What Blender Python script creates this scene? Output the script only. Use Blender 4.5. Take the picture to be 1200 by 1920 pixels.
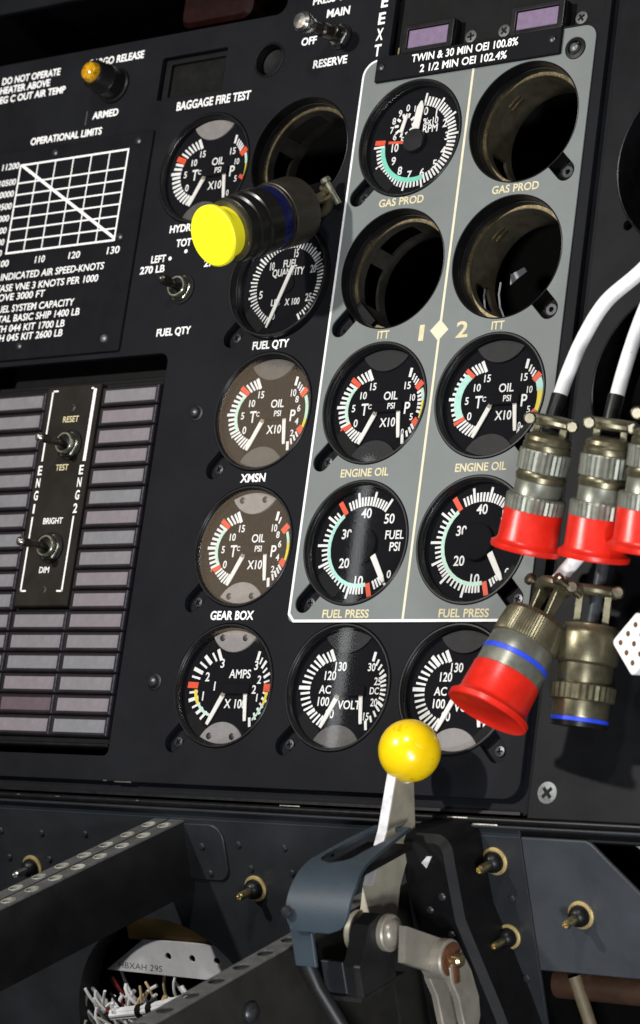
import bpy, math, random
from mathutils import Matrix, Vector

# ------------------------------------------------------------------ camera, world, lamps, exposure
scene = bpy.context.scene
for ob in list(bpy.data.objects):
    bpy.data.objects.remove(ob, do_unlink=True)
COL = scene.collection
MM = 0.001
rnd = random.Random(7)

cam_d = bpy.data.cameras.new('camera')
cam = bpy.data.objects.new('camera', cam_d)
COL.objects.link(cam)
cam_d.sensor_fit = 'VERTICAL'
cam_d.sensor_width = 15.0
cam_d.sensor_height = 24.0
cam_d.lens = 60.627
cam_d.clip_start = 0.02
cam_d.clip_end = 50.0
_R = Matrix(((0.792317, 0.028766, 0.609431), (0.595498, -0.253759, -0.762226), (0.132722, 0.96684, -0.218188)))
cam.matrix_world = Matrix.Translation(Vector((703.1232, -872.7569, -250.5824)) * MM) @ _R.to_4x4()
cam_d.dof.use_dof = True
cam_d.dof.focus_distance = 1.13
cam_d.dof.aperture_fstop = 11.0
scene.camera = cam
scene.render.resolution_x = 640
scene.render.resolution_y = 1024

world = bpy.data.worlds.new('World')
scene.world = world
world.use_nodes = True
_bg = world.node_tree.nodes['Background']
_bg.inputs[0].default_value = (0.75, 0.85, 1.0, 1)
_bg.inputs[1].default_value = 0.035


def lamp(name, pos, target, power, size, color, size_y=None):
    d = bpy.data.lights.new(name, 'AREA')
    d.energy = power
    d.color = color
    d.size = size
    if size_y:
        d.shape = 'RECTANGLE'
        d.size_y = size_y
    else:
        d.shape = 'DISK'
    o = bpy.data.objects.new(name, d)
    COL.objects.link(o)
    p, t = Vector(pos), Vector(target)
    o.location = p
    o.rotation_euler = (t - p).to_track_quat('-Z', 'Y').to_euler()
    return o


lamp('key_lamp', (-0.30, -1.00, 0.22), (0.03, 0, 0.02), 9.9, 0.045, (1.0, 0.965, 0.91))
lamp('top_lamp', (0.42, -1.10, 0.62), (0.05, 0, 0.0), 7.2, 0.11, (1.0, 0.97, 0.93))
lamp('low_lamp', (0.82, -0.98, -0.50), (0.08, 0, -0.1), 4.6, 0.09, (0.92, 0.96, 1.0))
lamp('side_fill_lamp', (0.46, -0.36, -0.40), (0.16, 0, -0.13), 2.3, 0.08, (0.95, 0.97, 1.0))  # added fill, out of view, brightens the lower right
lamp('streak_reflection_lamp', (-0.452, -0.620, 0.095), (0.028, 0, -0.05), 0.013, 0.008, (0.95, 0.98, 1.0), 0.24)  # added strip, out of view, mirrored as a streak in the glass
lamp('warm_reflection_lamp', (-0.615, -0.668, 0.205), (-0.036, 0, 0.016), 0.095, 0.105, (1.0, 0.74, 0.48), 0.22)  # added unseen warm rectangle, mirrored as brown haze in the gauge glass

scene.view_settings.view_transform = 'Standard'
scene.view_settings.look = 'None'
scene.view_settings.exposure = 0.0
scene.view_settings.gamma = 1.0
scene.view_settings.use_curve_mapping = False


# ------------------------------------------------------------------ materials
def lin(c):
    return tuple((x / 12.92 if x <= 0.04045 else ((x + 0.055) / 1.055) ** 2.4) for x in c)


def mat(name, col, rough=0.5, metal=0.0, vary=0.25, scale=120.0, bump=0.0, bscale=1500.0, col2=None, wear=None,
        coat=0.0, spec=0.5, rvar=0.12):
    m = bpy.data.materials.new(name)
    m.use_nodes = True
    nt = m.node_tree
    b = nt.nodes['Principled BSDF']
    b.inputs['Metallic'].default_value = metal
    b.inputs['Specular IOR Level'].default_value = spec
    b.inputs['Coat Weight'].default_value = coat
    tc = nt.nodes.new('ShaderNodeTexCoord')
    nz = nt.nodes.new('ShaderNodeTexNoise')
    nz.inputs['Scale'].default_value = scale
    nz.inputs['Detail'].default_value = 6
    nz.inputs['Roughness'].default_value = 0.65
    nt.links.new(tc.outputs['Object'], nz.inputs['Vector'])
    rp = nt.nodes.new('ShaderNodeValToRGB')
    rp.color_ramp.elements[0].position = 0.3
    rp.color_ramp.elements[1].position = 0.7
    c2 = col2 or tuple(x * (1 + vary) for x in col)
    rp.color_ramp.elements[0].color = (*[x * (1 - vary) for x in col], 1)
    rp.color_ramp.elements[1].color = (*c2, 1)
    nt.links.new(nz.outputs['Fac'], rp.inputs['Fac'])
    out = rp.outputs['Color']
    if wear:
        n2 = nt.nodes.new('ShaderNodeTexNoise')
        n2.inputs['Scale'].default_value = wear[1]
        n2.inputs['Detail'].default_value = 8
        n2.inputs['Roughness'].default_value = 0.7
        nt.links.new(tc.outputs['Object'], n2.inputs['Vector'])
        r2 = nt.nodes.new('ShaderNodeValToRGB')
        r2.color_ramp.elements[0].position = wear[2]
        r2.color_ramp.elements[1].position = wear[2] + 0.06
        nt.links.new(n2.outputs['Fac'], r2.inputs['Fac'])
        mx = nt.nodes.new('ShaderNodeMixRGB')
        mx.inputs['Color2'].default_value = (*wear[0], 1)
        nt.links.new(r2.outputs['Color'], mx.inputs['Fac'])
        nt.links.new(out, mx.inputs['Color1'])
        out = mx.outputs['Color']
    nt.links.new(out, b.inputs['Base Color'])
    mr = nt.nodes.new('ShaderNodeMapRange')
    mr.inputs['To Min'].default_value = max(0.03, rough - rvar)
    mr.inputs['To Max'].default_value = min(1.0, rough + rvar)
    nt.links.new(nz.outputs['Fac'], mr.inputs['Value'])
    nt.links.new(mr.outputs['Result'], b.inputs['Roughness'])
    if bump:
        n3 = nt.nodes.new('ShaderNodeTexNoise')
        n3.inputs['Scale'].default_value = bscale
        n3.inputs['Detail'].default_value = 3
        nt.links.new(tc.outputs['Object'], n3.inputs['Vector'])
        bp = nt.nodes.new('ShaderNodeBump')
        bp.inputs['Strength'].default_value = bump
        bp.inputs['Distance'].default_value = 0.0002
        nt.links.new(n3.outputs['Fac'], bp.inputs['Height'])
        nt.links.new(bp.outputs['Normal'], b.inputs['Normal'])
    return m


M = {}
M['panel'] = mat('panel_black_paint', (0.0066, 0.0071, 0.0092), 0.58, spec=0.10, vary=0.32, scale=28, bump=0.35, bscale=1400,
                 wear=((0.032, 0.033, 0.036), 700, 0.655))
M['placard'] = mat('placard_black', (0.0060, 0.0063, 0.0080), 0.6, spec=0.08, vary=0.25, scale=90, bump=0.25)
M['right'] = mat('side_panel_paint', (0.0088, 0.0091, 0.0105), 0.42, spec=0.06, rvar=0.03, vary=0.3, scale=40, bump=0.10, bscale=1200)
M['plate'] = mat('grey_plate_paint', (0.150, 0.166, 0.165), 0.52, spec=0.3, vary=0.10, scale=35, bump=0.25, bscale=1500,
                 wear=((0.115, 0.12, 0.118), 320, 0.675))
M['white'] = mat('white_ink', (0.86, 0.86, 0.85), 0.6, vary=0.06, scale=400)
M['border'] = mat('white_border_paint', (0.80, 0.80, 0.80), 0.5, vary=0.08, scale=300)
M['cream'] = mat('cream_ink', (0.60, 0.53, 0.32), 0.6, vary=0.15, scale=500)
M['creamline'] = mat('cream_line_paint', (0.66, 0.61, 0.44), 0.6, vary=0.10, scale=300)
M['bezel'] = mat('bezel_black', (0.0055, 0.0055, 0.0062), 0.36, spec=0.3, vary=0.3, scale=150)
M['dial'] = mat('dial_black', (0.0060, 0.0060, 0.0078), 0.75, spec=0.08, vary=0.2, scale=200)
M['hub'] = mat('hub_black', (0.0090, 0.0090, 0.0100), 0.42, spec=0.25, vary=0.2, scale=200)
M['pointer'] = mat('pointer_white', (0.84, 0.82, 0.78), 0.5, vary=0.06, scale=300)
M['pointer_root'] = mat('pointer_root_olive', (0.26, 0.23, 0.17), 0.5)
M['red_ink'] = mat('red_ink', (0.78, 0.075, 0.02), 0.5, vary=0.15, scale=500)
M['teal_ink'] = mat('teal_ink', (0.20, 0.68, 0.52), 0.55, vary=0.10, scale=400)
M['aqua_ink'] = mat('aqua_ink', (0.44, 0.78, 0.68), 0.55, vary=0.10, scale=400)
M['green_ink'] = mat('pale_green_ink', (0.55, 0.80, 0.66), 0.55, vary=0.10, scale=400)
M['yellow_ink'] = mat('yellow_ink', (0.80, 0.66, 0.03), 0.55, vary=0.10, scale=400)
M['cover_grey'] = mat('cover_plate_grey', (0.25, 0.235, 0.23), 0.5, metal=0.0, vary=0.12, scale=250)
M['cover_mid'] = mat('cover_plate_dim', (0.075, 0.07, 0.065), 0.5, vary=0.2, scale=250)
M['cover_dark'] = mat('cover_plate_dark', (0.011, 0.011, 0.0125), 0.5, spec=0.25, vary=0.25, scale=250)
M['black'] = mat('plain_black', (0.0045, 0.0045, 0.005), 0.55, spec=0.15, vary=0.3)
M['void'] = mat('bay_black', (0.003, 0.003, 0.003), 0.9, spec=0.05)
M['screw'] = mat('black_screw_steel', (0.045, 0.045, 0.05), 0.35, metal=0.6, vary=0.4, scale=500)
M['steel'] = mat('grey_screw_steel', (0.115, 0.125, 0.125), 0.42, metal=0.5, vary=0.35, scale=600)
M['bright'] = mat('bright_plating', (0.62, 0.60, 0.56), 0.26, metal=1.0, vary=0.2, scale=300)
M['brass'] = mat('yellow_brass', (0.55, 0.47, 0.26), 0.3, metal=1.0, vary=0.2, scale=300)
M['toggle'] = mat('toggle_dark_metal', (0.055, 0.048, 0.042), 0.3, metal=0.8, vary=0.3, scale=400)
M['olive'] = mat('olive_cadmium', (0.155, 0.140, 0.088), 0.34, metal=0.75, vary=0.28, scale=170, bump=0.15,
                 wear=((0.30, 0.29, 0.25), 260, 0.66))
M['olive_bright'] = mat('bright_olive_plating', (0.28, 0.25, 0.18), 0.33, metal=1.0, vary=0.2, scale=300)
M['olive_grey'] = mat('grey_green_shell', (0.20, 0.205, 0.17), 0.38, metal=0.6, vary=0.2, scale=200)
M['olive_dark'] = mat('dark_olive_shell', (0.010, 0.0095, 0.008), 0.30, spec=0.4, metal=0.1, vary=0.3, scale=200)
M['olive_brown'] = mat('olive_brown_shell', (0.034, 0.029, 0.021), 0.4, metal=0.3, vary=0.3, scale=150)
M['nut_silver'] = mat('nut_silver', (0.46, 0.46, 0.36), 0.3, metal=0.9, vary=0.2, scale=300)
M['blue_band'] = mat('blue_band', (0.02, 0.06, 0.62), 0.4, vary=0.15, scale=300)
M['navy_band'] = mat('navy_band', (0.005, 0.006, 0.045), 0.3, vary=0.2, scale=300)
M['red_cap'] = mat('red_plastic', (0.60, 0.016, 0.007), 0.34, vary=0.20, scale=70, spec=0.45, bump=0.25, bscale=420,
                   wear=((0.55, 0.06, 0.035), 210, 0.66))
M['yellow_cap'] = mat('yellow_plastic', (0.88, 0.80, 0.012), 0.55, vary=0.03, scale=60)
M['knob'] = mat('yellow_knob', (0.90, 0.60, 0.004), 0.24, vary=0.10, scale=60, coat=0.4,
                wear=((0.50, 0.22, 0.006), 60, 0.60))
M['lens'] = mat('caution_lens', (0.158, 0.148, 0.160), 0.55, vary=0.12, scale=250, bump=0.2, bscale=2500)
M['lens_warm'] = mat('caution_lens_rosy', (0.165, 0.142, 0.158), 0.55, vary=0.12, scale=250, bump=0.2, bscale=2500)
M['lens_cool'] = mat('caution_lens_bluish', (0.152, 0.152, 0.164), 0.55, vary=0.12, scale=250, bump=0.2, bscale=2500)
M['lens_dim'] = mat('caution_lens_dim', (0.082, 0.055, 0.068), 0.55, vary=0.15, scale=250)
M['lens_violet'] = mat('violet_lens', (0.165, 0.112, 0.195), 0.5, vary=0.15, scale=300)
M['bar'] = mat('segment_body', (0.012, 0.0095, 0.012), 0.45, spec=0.2, vary=0.25)
M['strip'] = mat('switch_strip', (0.0130, 0.0108, 0.0085), 0.5, spec=0.15, vary=0.3, scale=60)
M['amber'] = mat('amber_lens', (0.50, 0.25, 0.006), 0.12, vary=0.75, scale=420, coat=0.8)
M['console'] = mat('console_blue_grey', (0.0165, 0.0185, 0.0215), 0.46, spec=0.3, vary=0.25, scale=30, bump=0.3, bscale=1100)
M['console2'] = mat('console_plate_grey', (0.033, 0.0375, 0.044), 0.46, spec=0.3, vary=0.2, scale=30, bump=0.3, bscale=1100)
M['guard'] = mat('guard_blue_grey', (0.030, 0.043, 0.055), 0.45, spec=0.35, vary=0.15, scale=40, bump=0.3, bscale=1400)
M['rail'] = mat('rail_black', (0.010, 0.010, 0.0105), 0.5, vary=0.3, scale=60)
M['railtop'] = mat('rail_flange_grey', (0.08, 0.08, 0.078), 0.42, vary=0.3, scale=160,
                   wear=((0.16, 0.16, 0.155), 300, 0.60))
M['dimple'] = mat('dimple_lit', (0.24, 0.24, 0.205), 0.45, vary=0.55, scale=120)  # pale colour stands in for the lit lips of the flange holes
M['pedestal'] = mat('pedestal_dark_olive', (0.017, 0.016, 0.0135), 0.5, vary=0.3, scale=40)
M['lever'] = mat('lever_alloy', (0.34, 0.315, 0.245), 0.42, metal=0.3, vary=0.15, scale=120,
                 wear=((0.42, 0.40, 0.36), 400, 0.66))
M['leveredge'] = mat('lever_edge_alloy', (0.46, 0.46, 0.49), 0.34, metal=0.35, vary=0.15, scale=200)
M['link'] = mat('link_alloy', (0.29, 0.265, 0.22), 0.4, metal=0.4, vary=0.15, scale=120)
M['rust'] = mat('brown_washer', (0.11, 0.045, 0.02), 0.4, metal=0.3, vary=0.4, scale=300)
M['strap'] = mat('tan_strap', (0.13, 0.10, 0.055), 0.6, vary=0.3, scale=100)
M['tube'] = mat('brown_tube', (0.045, 0.022, 0.012), 0.5, vary=0.3, scale=100)
M['gold'] = mat('amber_washer', (0.46, 0.35, 0.15), 0.4, metal=0.5, vary=0.25, scale=300)
M['rubber'] = mat('black_rubber', (0.006, 0.006, 0.0066), 0.4, spec=0.25, vary=0.2)
M['zinc'] = mat('primer_green', (0.30, 0.30, 0.25), 0.55, vary=0.2, scale=100)
M['cavity_tan'] = mat('amber_primer', (0.34, 0.20, 0.05), 0.55, vary=0.2, scale=60)
M['bracket'] = mat('bracket_sheet', (0.50, 0.50, 0.52), 0.5, vary=0.12, scale=80)
M['wire_white'] = mat('white_wire', (0.78, 0.78, 0.80), 0.5, vary=0.08, scale=200)
M['wire_tan'] = mat('tan_wire', (0.60, 0.45, 0.25), 0.5, vary=0.1, scale=200)
M['wire_red'] = mat('dark_red_wire', (0.16, 0.01, 0.01), 0.5, vary=0.2, scale=200)
M['sleeve'] = mat('white_sleeve', (0.80, 0.80, 0.80), 0.5, vary=0.06, scale=150, bump=0.5, bscale=500,
                  wear=((0.22, 0.21, 0.20), 190, 0.645))
M['nylon'] = mat('white_nylon', (0.82, 0.80, 0.77), 0.45, vary=0.05, scale=150)
M['red_handle'] = mat('dark_red_handle', (0.010, 0.0016, 0.0012), 0.45, spec=0.2, vary=0.3, scale=100)
M['pin_hole'] = mat('brown_socket', (0.10, 0.05, 0.02), 0.5)
M['ring_bronze'] = mat('clamp_bronze', (0.105, 0.090, 0.062), 0.36, metal=0.5, vary=0.3, scale=160)
M['ring_dark'] = mat('clamp_dark', (0.055, 0.050, 0.042), 0.4, metal=0.4, vary=0.3, scale=160)
M['ring_edge'] = mat('clamp_edge', (0.26, 0.21, 0.12), 0.3, metal=0.9, vary=0.3, scale=300)
M['screen'] = mat('dead_display', (0.0085, 0.0085, 0.008), 0.25, vary=0.1)

_g = bpy.data.materials.new('gauge_glass')
_g.use_nodes = True
_nt = _g.node_tree
_nt.nodes.remove(_nt.nodes['Principled BSDF'])
_tr = _nt.nodes.new('ShaderNodeBsdfTransparent')
_gl = _nt.nodes.new('ShaderNodeBsdfGlossy')
_gl.inputs['Roughness'].default_value = 0.035
_tr.inputs['Color'].default_value = (0.97, 0.97, 0.97, 1)
_fr = _nt.nodes.new('ShaderNodeFresnel')
_fr.inputs['IOR'].default_value = 1.5
_ge = _nt.nodes.new('ShaderNodeNewGeometry')
_mr = _nt.nodes.new('ShaderNodeMapRange')
_mr.inputs['To Min'].default_value = 1.5
_mr.inputs['To Max'].default_value = 1 / 1.5            # thin pane: both faces reflect alike
_nt.links.new(_ge.outputs['Backfacing'], _mr.inputs['Value'])
_nt.links.new(_mr.outputs['Result'], _fr.inputs['IOR'])
_mx = _nt.nodes.new('ShaderNodeMixShader')
_nt.links.new(_fr.outputs[0], _mx.inputs[0])
_nt.links.new(_tr.outputs[0], _mx.inputs[1])
_nt.links.new(_gl.outputs[0], _mx.inputs[2])
_nt.links.new(_mx.outputs[0], _nt.nodes['Material Output'].inputs['Surface'])
M['glass'] = _g


# ------------------------------------------------------------------ mesh helpers (all inputs in millimetres)
class MB:
    def __init__(self):
        self.v, self.f = [], []

    def add(self, vs, fs, T=None):
        k = len(self.v)
        if T is not None:
            vs = [tuple(T @ Vector(p)) for p in vs]
        self.v += [tuple(p) for p in vs]
        self.f += [tuple(i + k for i in q) for q in fs]
        return self

    def box(self, x0, x1, y0, y1, z0, z1, T=None, b=0.0):
        if b:
            return self.prism([(x0, y0), (x1, y0), (x1, y1), (x0, y1)], z0, z1, T, b)
        vs = [(x, y, z) for z in (z0, z1) for x, y in ((x0, y0), (x1, y0), (x1, y1), (x0, y1))]
        return self.add(vs, [(3, 2, 1, 0), (4, 5, 6, 7), (0, 1, 5, 4), (1, 2, 6, 5), (2, 3, 7, 6), (3, 0, 4, 7)], T)

    def prism(self, poly, z0, z1, T=None, b=0.0):
        """extrude a counter-clockwise outline; b chamfers the upper edge"""
        n = len(poly)
        ins = inset(poly, b) if b else poly
        rings = [[(x, y, z0) for x, y in poly]]
        if b:
            rings.append([(x, y, z1 - b) for x, y in poly])
        rings.append([(x, y, z1) for x, y in ins])
        vs = [p for r in rings for p in r]
        fs = [tuple(range(n - 1, -1, -1))]
        for k in range(len(rings) - 1):
            for i in range(n):
                j = (i + 1) % n
                fs.append((k * n + i, k * n + j, (k + 1) * n + j, (k + 1) * n + i))
        fs.append(tuple((len(rings) - 1) * n + i for i in range(n)))
        return self.add(vs, fs, T)

    def lathe(self, prof, n=40, T=None, cap0=True, cap1=True, ripple=None):
        """prof: (r, z) list; ripple=(count, depth, first, last) flutes those rings"""
        vs, fs = [], []
        for k, (r, z) in enumerate(prof):
            for i in range(n):
                a = 2 * math.pi * i / n
                rr = r
                if ripple and ripple[1] <= k <= ripple[2] and i % 2:
                    rr = r - ripple[0]
                vs.append((rr * math.cos(a), rr * math.sin(a), z))
        for k in range(len(prof) - 1):
            for i in range(n):
                j = (i + 1) % n
                fs.append((k * n + i, k * n + j, (k + 1) * n + j, (k + 1) * n + i))
        if cap0:
            fs.append(tuple(range(n - 1, -1, -1)))
        if cap1:
            fs.append(tuple((len(prof) - 1) * n + i for i in range(n)))
        return self.add(vs, fs, T)

    def cyl(self, x, y, r, z0, z1, n=20, T=None, b=0.0):
        pr = [(r, z0), (r, z1)] if not b else [(r, z0), (r, z1 - b), (r - b, z1)]
        t = Matrix.Translation((x, y, 0))
        return self.lathe(pr, n, (T @ t) if T is not None else t)

    def tube(self, pts, r, n=10, r1=None):
        pts = [Vector(p) for p in pts]
        vs, fs = [], []
        up = Vector((0.31, 0.2, 0.93)).normalized()
        m = len(pts)
        for k, p in enumerate(pts):
            d = (pts[min(k + 1, m - 1)] - pts[max(k - 1, 0)]).normalized()
            a = d.cross(up)
            if a.length < 0.05:
                a = d.cross(Vector((1, 0, 0)))
            a.normalize()
            c = d.cross(a).normalized()
            rr = r if r1 is None else r + (r1 - r) * k / (m - 1)
            for i in range(n):
                t = 2 * math.pi * i / n
                vs.append(p + a * (rr * math.cos(t)) + c * (rr * math.sin(t)))
        for k in range(m - 1):
            for i in range(n):
                j = (i + 1) % n
                fs.append((k * n + i, k * n + j, (k + 1) * n + j, (k + 1) * n + i))
        fs.append(tuple(range(n - 1, -1, -1)))
        fs.append(tuple((m - 1) * n + i for i in range(n)))
        return self.add(vs, fs)

    def sphere(self, c, r, n=32, m=20, squash=1.0, T=None):
        prof = [(max(r * math.sin(math.pi * k / m), 0.01), -r * squash * math.cos(math.pi * k / m)) for k in range(m + 1)]
        t = Matrix.Translation(c)
        return self.lathe(prof, n, (T @ t) if T is not None else t)

    def mesh(self, name, smooth=35):
        me = bpy.data.meshes.new(name)
        me.from_pydata([(x * MM, y * MM, z * MM) for x, y, z in self.v], [], self.f)
        fix(me, smooth)
        return me

    def build(self, name, m, parent=None, smooth=35, label=None):
        return link(name, self.mesh(name, smooth), m, parent, label)


def fix(me, smooth=35):
    import bmesh
    bm = bmesh.new()
    bm.from_mesh(me)
    bmesh.ops.recalc_face_normals(bm, faces=bm.faces)
    bm.to_mesh(me)
    bm.free()
    if smooth:
        me.polygons.foreach_set('use_smooth', [True] * len(me.polygons))
        me.set_sharp_from_angle(angle=math.radians(smooth))
    me.update()


def link(name, me, m, parent=None, label=None):
    o = bpy.data.objects.new(name, me)
    if m is not None and len(me.materials) == 0:
        me.materials.append(m)
    COL.objects.link(o)
    if parent is not None:
        o.parent = parent
    if label:
        o['label'] = label
    return o


def inset(poly, d):
    n = len(poly)
    out = []
    for i in range(n):
        p0, p1, p2 = Vector(poly[i - 1]), Vector(poly[i]), Vector(poly[(i + 1) % n])
        a, b = (p1 - p0).normalized(), (p2 - p1).normalized()
        na, nb = Vector((-a.y, a.x)), Vector((-b.y, b.x))
        s = (na + nb)
        s = s / max(s.length_squared, 0.2) * 2
        q = p1 + s * d
        out.append((q.x, q.y))
    return out


def circle(cx, cy, r, n=64, a0=0.0, a1=360.0):
    return [(cx + r * math.cos(math.radians(a0 + (a1 - a0) * i / n)), cy + r * math.sin(math.radians(a0 + (a1 - a0) * i / n)))
            for i in range(n if abs(a1 - a0 - 360) < 1e-6 else n + 1)]


def rrect(x0, x1, y0, y1, r, n=6):
    rs = r if isinstance(r, (tuple, list)) else (r,) * 4      # corners: lower left, lower right, upper right, upper left
    pts = []
    for (cx, cy, a0, q) in ((x0 + rs[0], y0 + rs[0], 180, rs[0]), (x1 - rs[1], y0 + rs[1], 270, rs[1]),
                            (x1 - rs[2], y1 - rs[2], 0, rs[2]), (x0 + rs[3], y1 - rs[3], 90, rs[3])):
        if q < 0.01:
            pts.append((cx, cy))
        else:
            pts += circle(cx, cy, q, n, a0, a0 + 90)
    return pts


def sheet(name, outline, holes, z0, z1, m, parent=None, bevel=0.25):
    """flat plate with real through-holes"""
    cu = bpy.data.curves.new(name, 'CURVE')
    cu.dimensions = '2D'
    cu.fill_mode = 'BOTH'
    cu.extrude = max((z1 - z0) / 2 - bevel, 0.05) * MM
    if bevel:
        cu.bevel_depth = bevel * MM
        cu.bevel_resolution = 1
        cu.offset = -bevel * MM
    for poly in [outline] + list(holes):
        sp = cu.splines.new('POLY')
        sp.points.add(len(poly) - 1)
        for p, (x, y) in zip(sp.points, poly):
            p.co = (x * MM, y * MM, 0, 1)
        sp.use_cyclic_u = True
    tmp = bpy.data.objects.new(name, cu)
    me = bpy.data.meshes.new_from_object(tmp)
    bpy.data.objects.remove(tmp)
    bpy.data.curves.remove(cu)
    me.transform(Matrix.Translation((0, 0, (z0 + z1) / 2 * MM)))
    me.name = name
    me.polygons.foreach_set('use_smooth', [True] * len(me.polygons))
    me.set_sharp_from_angle(angle=math.radians(30))
    me.materials.clear()
    return link(name, me, m, parent)


_tcache = {}


def glyphs(s, bold):
    key = (s, bold)
    if key not in _tcache:
        cu = bpy.data.curves.new('t', 'FONT')
        cu.body = s
        cu.size = 1.0
        cu.resolution_u = 4
        cu.offset = bold
        cu.extrude = 0.5
        cu.space_word = 1.1
        tmp = bpy.data.objects.new('t', cu)
        me = bpy.data.meshes.new_from_object(tmp)
        vs = [tuple(v.co) for v in me.vertices]
        fs = [tuple(p.vertices) for p in me.polygons]
        bpy.data.objects.remove(tmp)
        bpy.data.curves.remove(cu)
        bpy.data.meshes.remove(me)
        _tcache[key] = (vs, fs)
    return _tcache[key]


_hv = glyphs('H', 0.0)[0]
CAPH = max(p[1] for p in _hv) - min(p[1] for p in _hv)


def put_text(mb, s, x, y, cap, z, width=None, align='C', squeeze=0.9, bold=0.016, thick=0.12, rot=0.0, shear=0.0, mid=True):
    """add lettering to a mesh: (x, y) is the middle (mid) or baseline point; width forces the length"""
    vs, fs = glyphs(s, bold)
    xs = [p[0] for p in vs]
    x0, x1 = min(xs), max(xs)
    k = cap / CAPH
    kx = k * squeeze if width is None else width / (x1 - x0)
    w = (x1 - x0) * kx
    off = {'L': 0, 'C': -w / 2, 'R': -w}[align]
    c, sn = math.cos(rot), math.sin(rot)
    out = []
    for px, py, pz in vs:
        qy = py * k - (cap / 2 if mid else 0)
        qx = (px - x0) * kx + off + shear * qy
        out.append((x + qx * c - qy * sn, y + qx * sn + qy * c, z + (pz + 0.5) * thick))
    mb.add(out, fs)


def frame(name, origin, ex, ey, ez):
    o = bpy.data.objects.new(name, None)
    o.empty_display_size = 0.01
    COL.objects.link(o)
    R = Matrix((ex, ey, ez)).transposed().to_4x4()
    o.matrix_world = Matrix.Translation(Vector(origin) * MM) @ R
    return o


EX, EU, EN = Vector((1, 0, 0)), Vector((0, 0, 1)), Vector((0, -1, 0))
TILT = math.radians(27)
LN = Vector((0, -math.cos(TILT), -math.sin(TILT)))         # out of the lower console
LU = Vector((0, -math.sin(TILT), math.cos(TILT)))          # up along the lower console


def on_panel(name, x, y, h=0.0):
    return frame(name, (x, -h, y), EX, EU, EN)


def on_console(name, u, s, h=0.0):
    p = Vector((0, 3, -134)) + EX * u - LU * s + LN * h
    return frame(name, p, EX, LU, LN)


def along(name, p, axis, roll=EX):
    z = Vector(axis).normalized()
    x = (Vector(roll) - z * z.dot(Vector(roll))).normalized()
    return frame(name, p, x, z.cross(x), z)


def tag(o, label=None, cat=None, group=None, kind=None):
    if label:
        o['label'] = label
    if cat:
        o['category'] = cat
    if group:
        o['group'] = group
    if kind:
        o['kind'] = kind
    return o


_smesh = {}


def screw(parent, x, y, z, r=2.0, m='screw', dome=False, rot=0.4, name='screw'):
    key = (r, dome)
    if key not in _smesh:
        mb = MB()
        if dome:
            mb.lathe([(r, -1.0), (r, 0.2), (r * 0.85, 0.75 * r * 0.6), (r * 0.5, r * 0.62), (0.05, r * 0.68)], 20)
        else:
            w, l = r * 0.17, r * 0.62
            cross = [(w, w), (l, w), (l, -w), (w, -w), (w, -l), (-w, -l), (-w, -w), (-l, -w), (-l, w), (-w, w), (-w, l), (w, l)]
            out = circle(0, 0, r, 24)
            # head face as wedges between the rim and the cross recess, then the recess walls and floor
            rim = [(px, py, 0.15) for px, py in out]
            mb.lathe([(r * 0.96, -1.2), (r, -0.1), (r * 0.97, 0.15)], 24, cap1=False)
            c = cross[::-1]
            k0 = len(mb.v)
            vs = [(r * 0.97 * math.cos(2 * math.pi * i / 24), r * 0.97 * math.sin(2 * math.pi * i / 24), 0.15) for i in range(24)]
            vs += [(px, py, 0.28) for px, py in c] + [(px * 0.8, py * 0.8, -0.7) for px, py in c]
            fs = []
            ang = lambda p: math.atan2(p[1], p[0]) % (2 * math.pi)
            order = sorted(range(12), key=lambda i: ang(c[i]))
            for q in range(12):
                i, j = order[q], order[(q + 1) % 12]
                ai = int(round(ang(c[i]) / (2 * math.pi) * 24)) % 24
                aj = int(round(ang(c[j]) / (2 * math.pi) * 24)) % 24
                seq = [ai]
                while seq[-1] != aj:
                    seq.append((seq[-1] + 1) % 24)
                fs.append(tuple([24 + i] + seq + [24 + j]))
                fs.append((24 + i, 24 + j, 36 + j, 36 + i))
            fs.append(tuple(36 + i for i in order))
            mb.add(vs, fs)
        _smesh[key] = mb.mesh('screw', 30)
    me = _smesh[key]
    o = bpy.data.objects.new(name, me)
    if len(me.materials) == 0:
        me.materials.append(M[m])
    COL.objects.link(o)
    o.parent = parent
    o.location = (x * MM, y * MM, z * MM)
    o.rotation_euler = (0, 0, rot)
    o.material_slots[0].link = 'OBJECT'
    o.material_slots[0].material = M[m]
    return o


def hole_outline(x, y, r, tab=None, w=4.6, L=36.0):
    """round instrument cut-out, with a slot lobe towards the angle tab (degrees)"""
    if tab is None:
        return circle(x, y, r, 72)
    d = math.degrees(math.asin(w / r))
    pts = circle(x, y, r, 72, tab + d, tab + 360 - d)
    ex, ey = x + L * math.cos(math.radians(tab)), y + L * math.sin(math.radians(tab))
    pts += circle(ex, ey, w, 12, tab - 90, tab + 90)
    return pts


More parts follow.
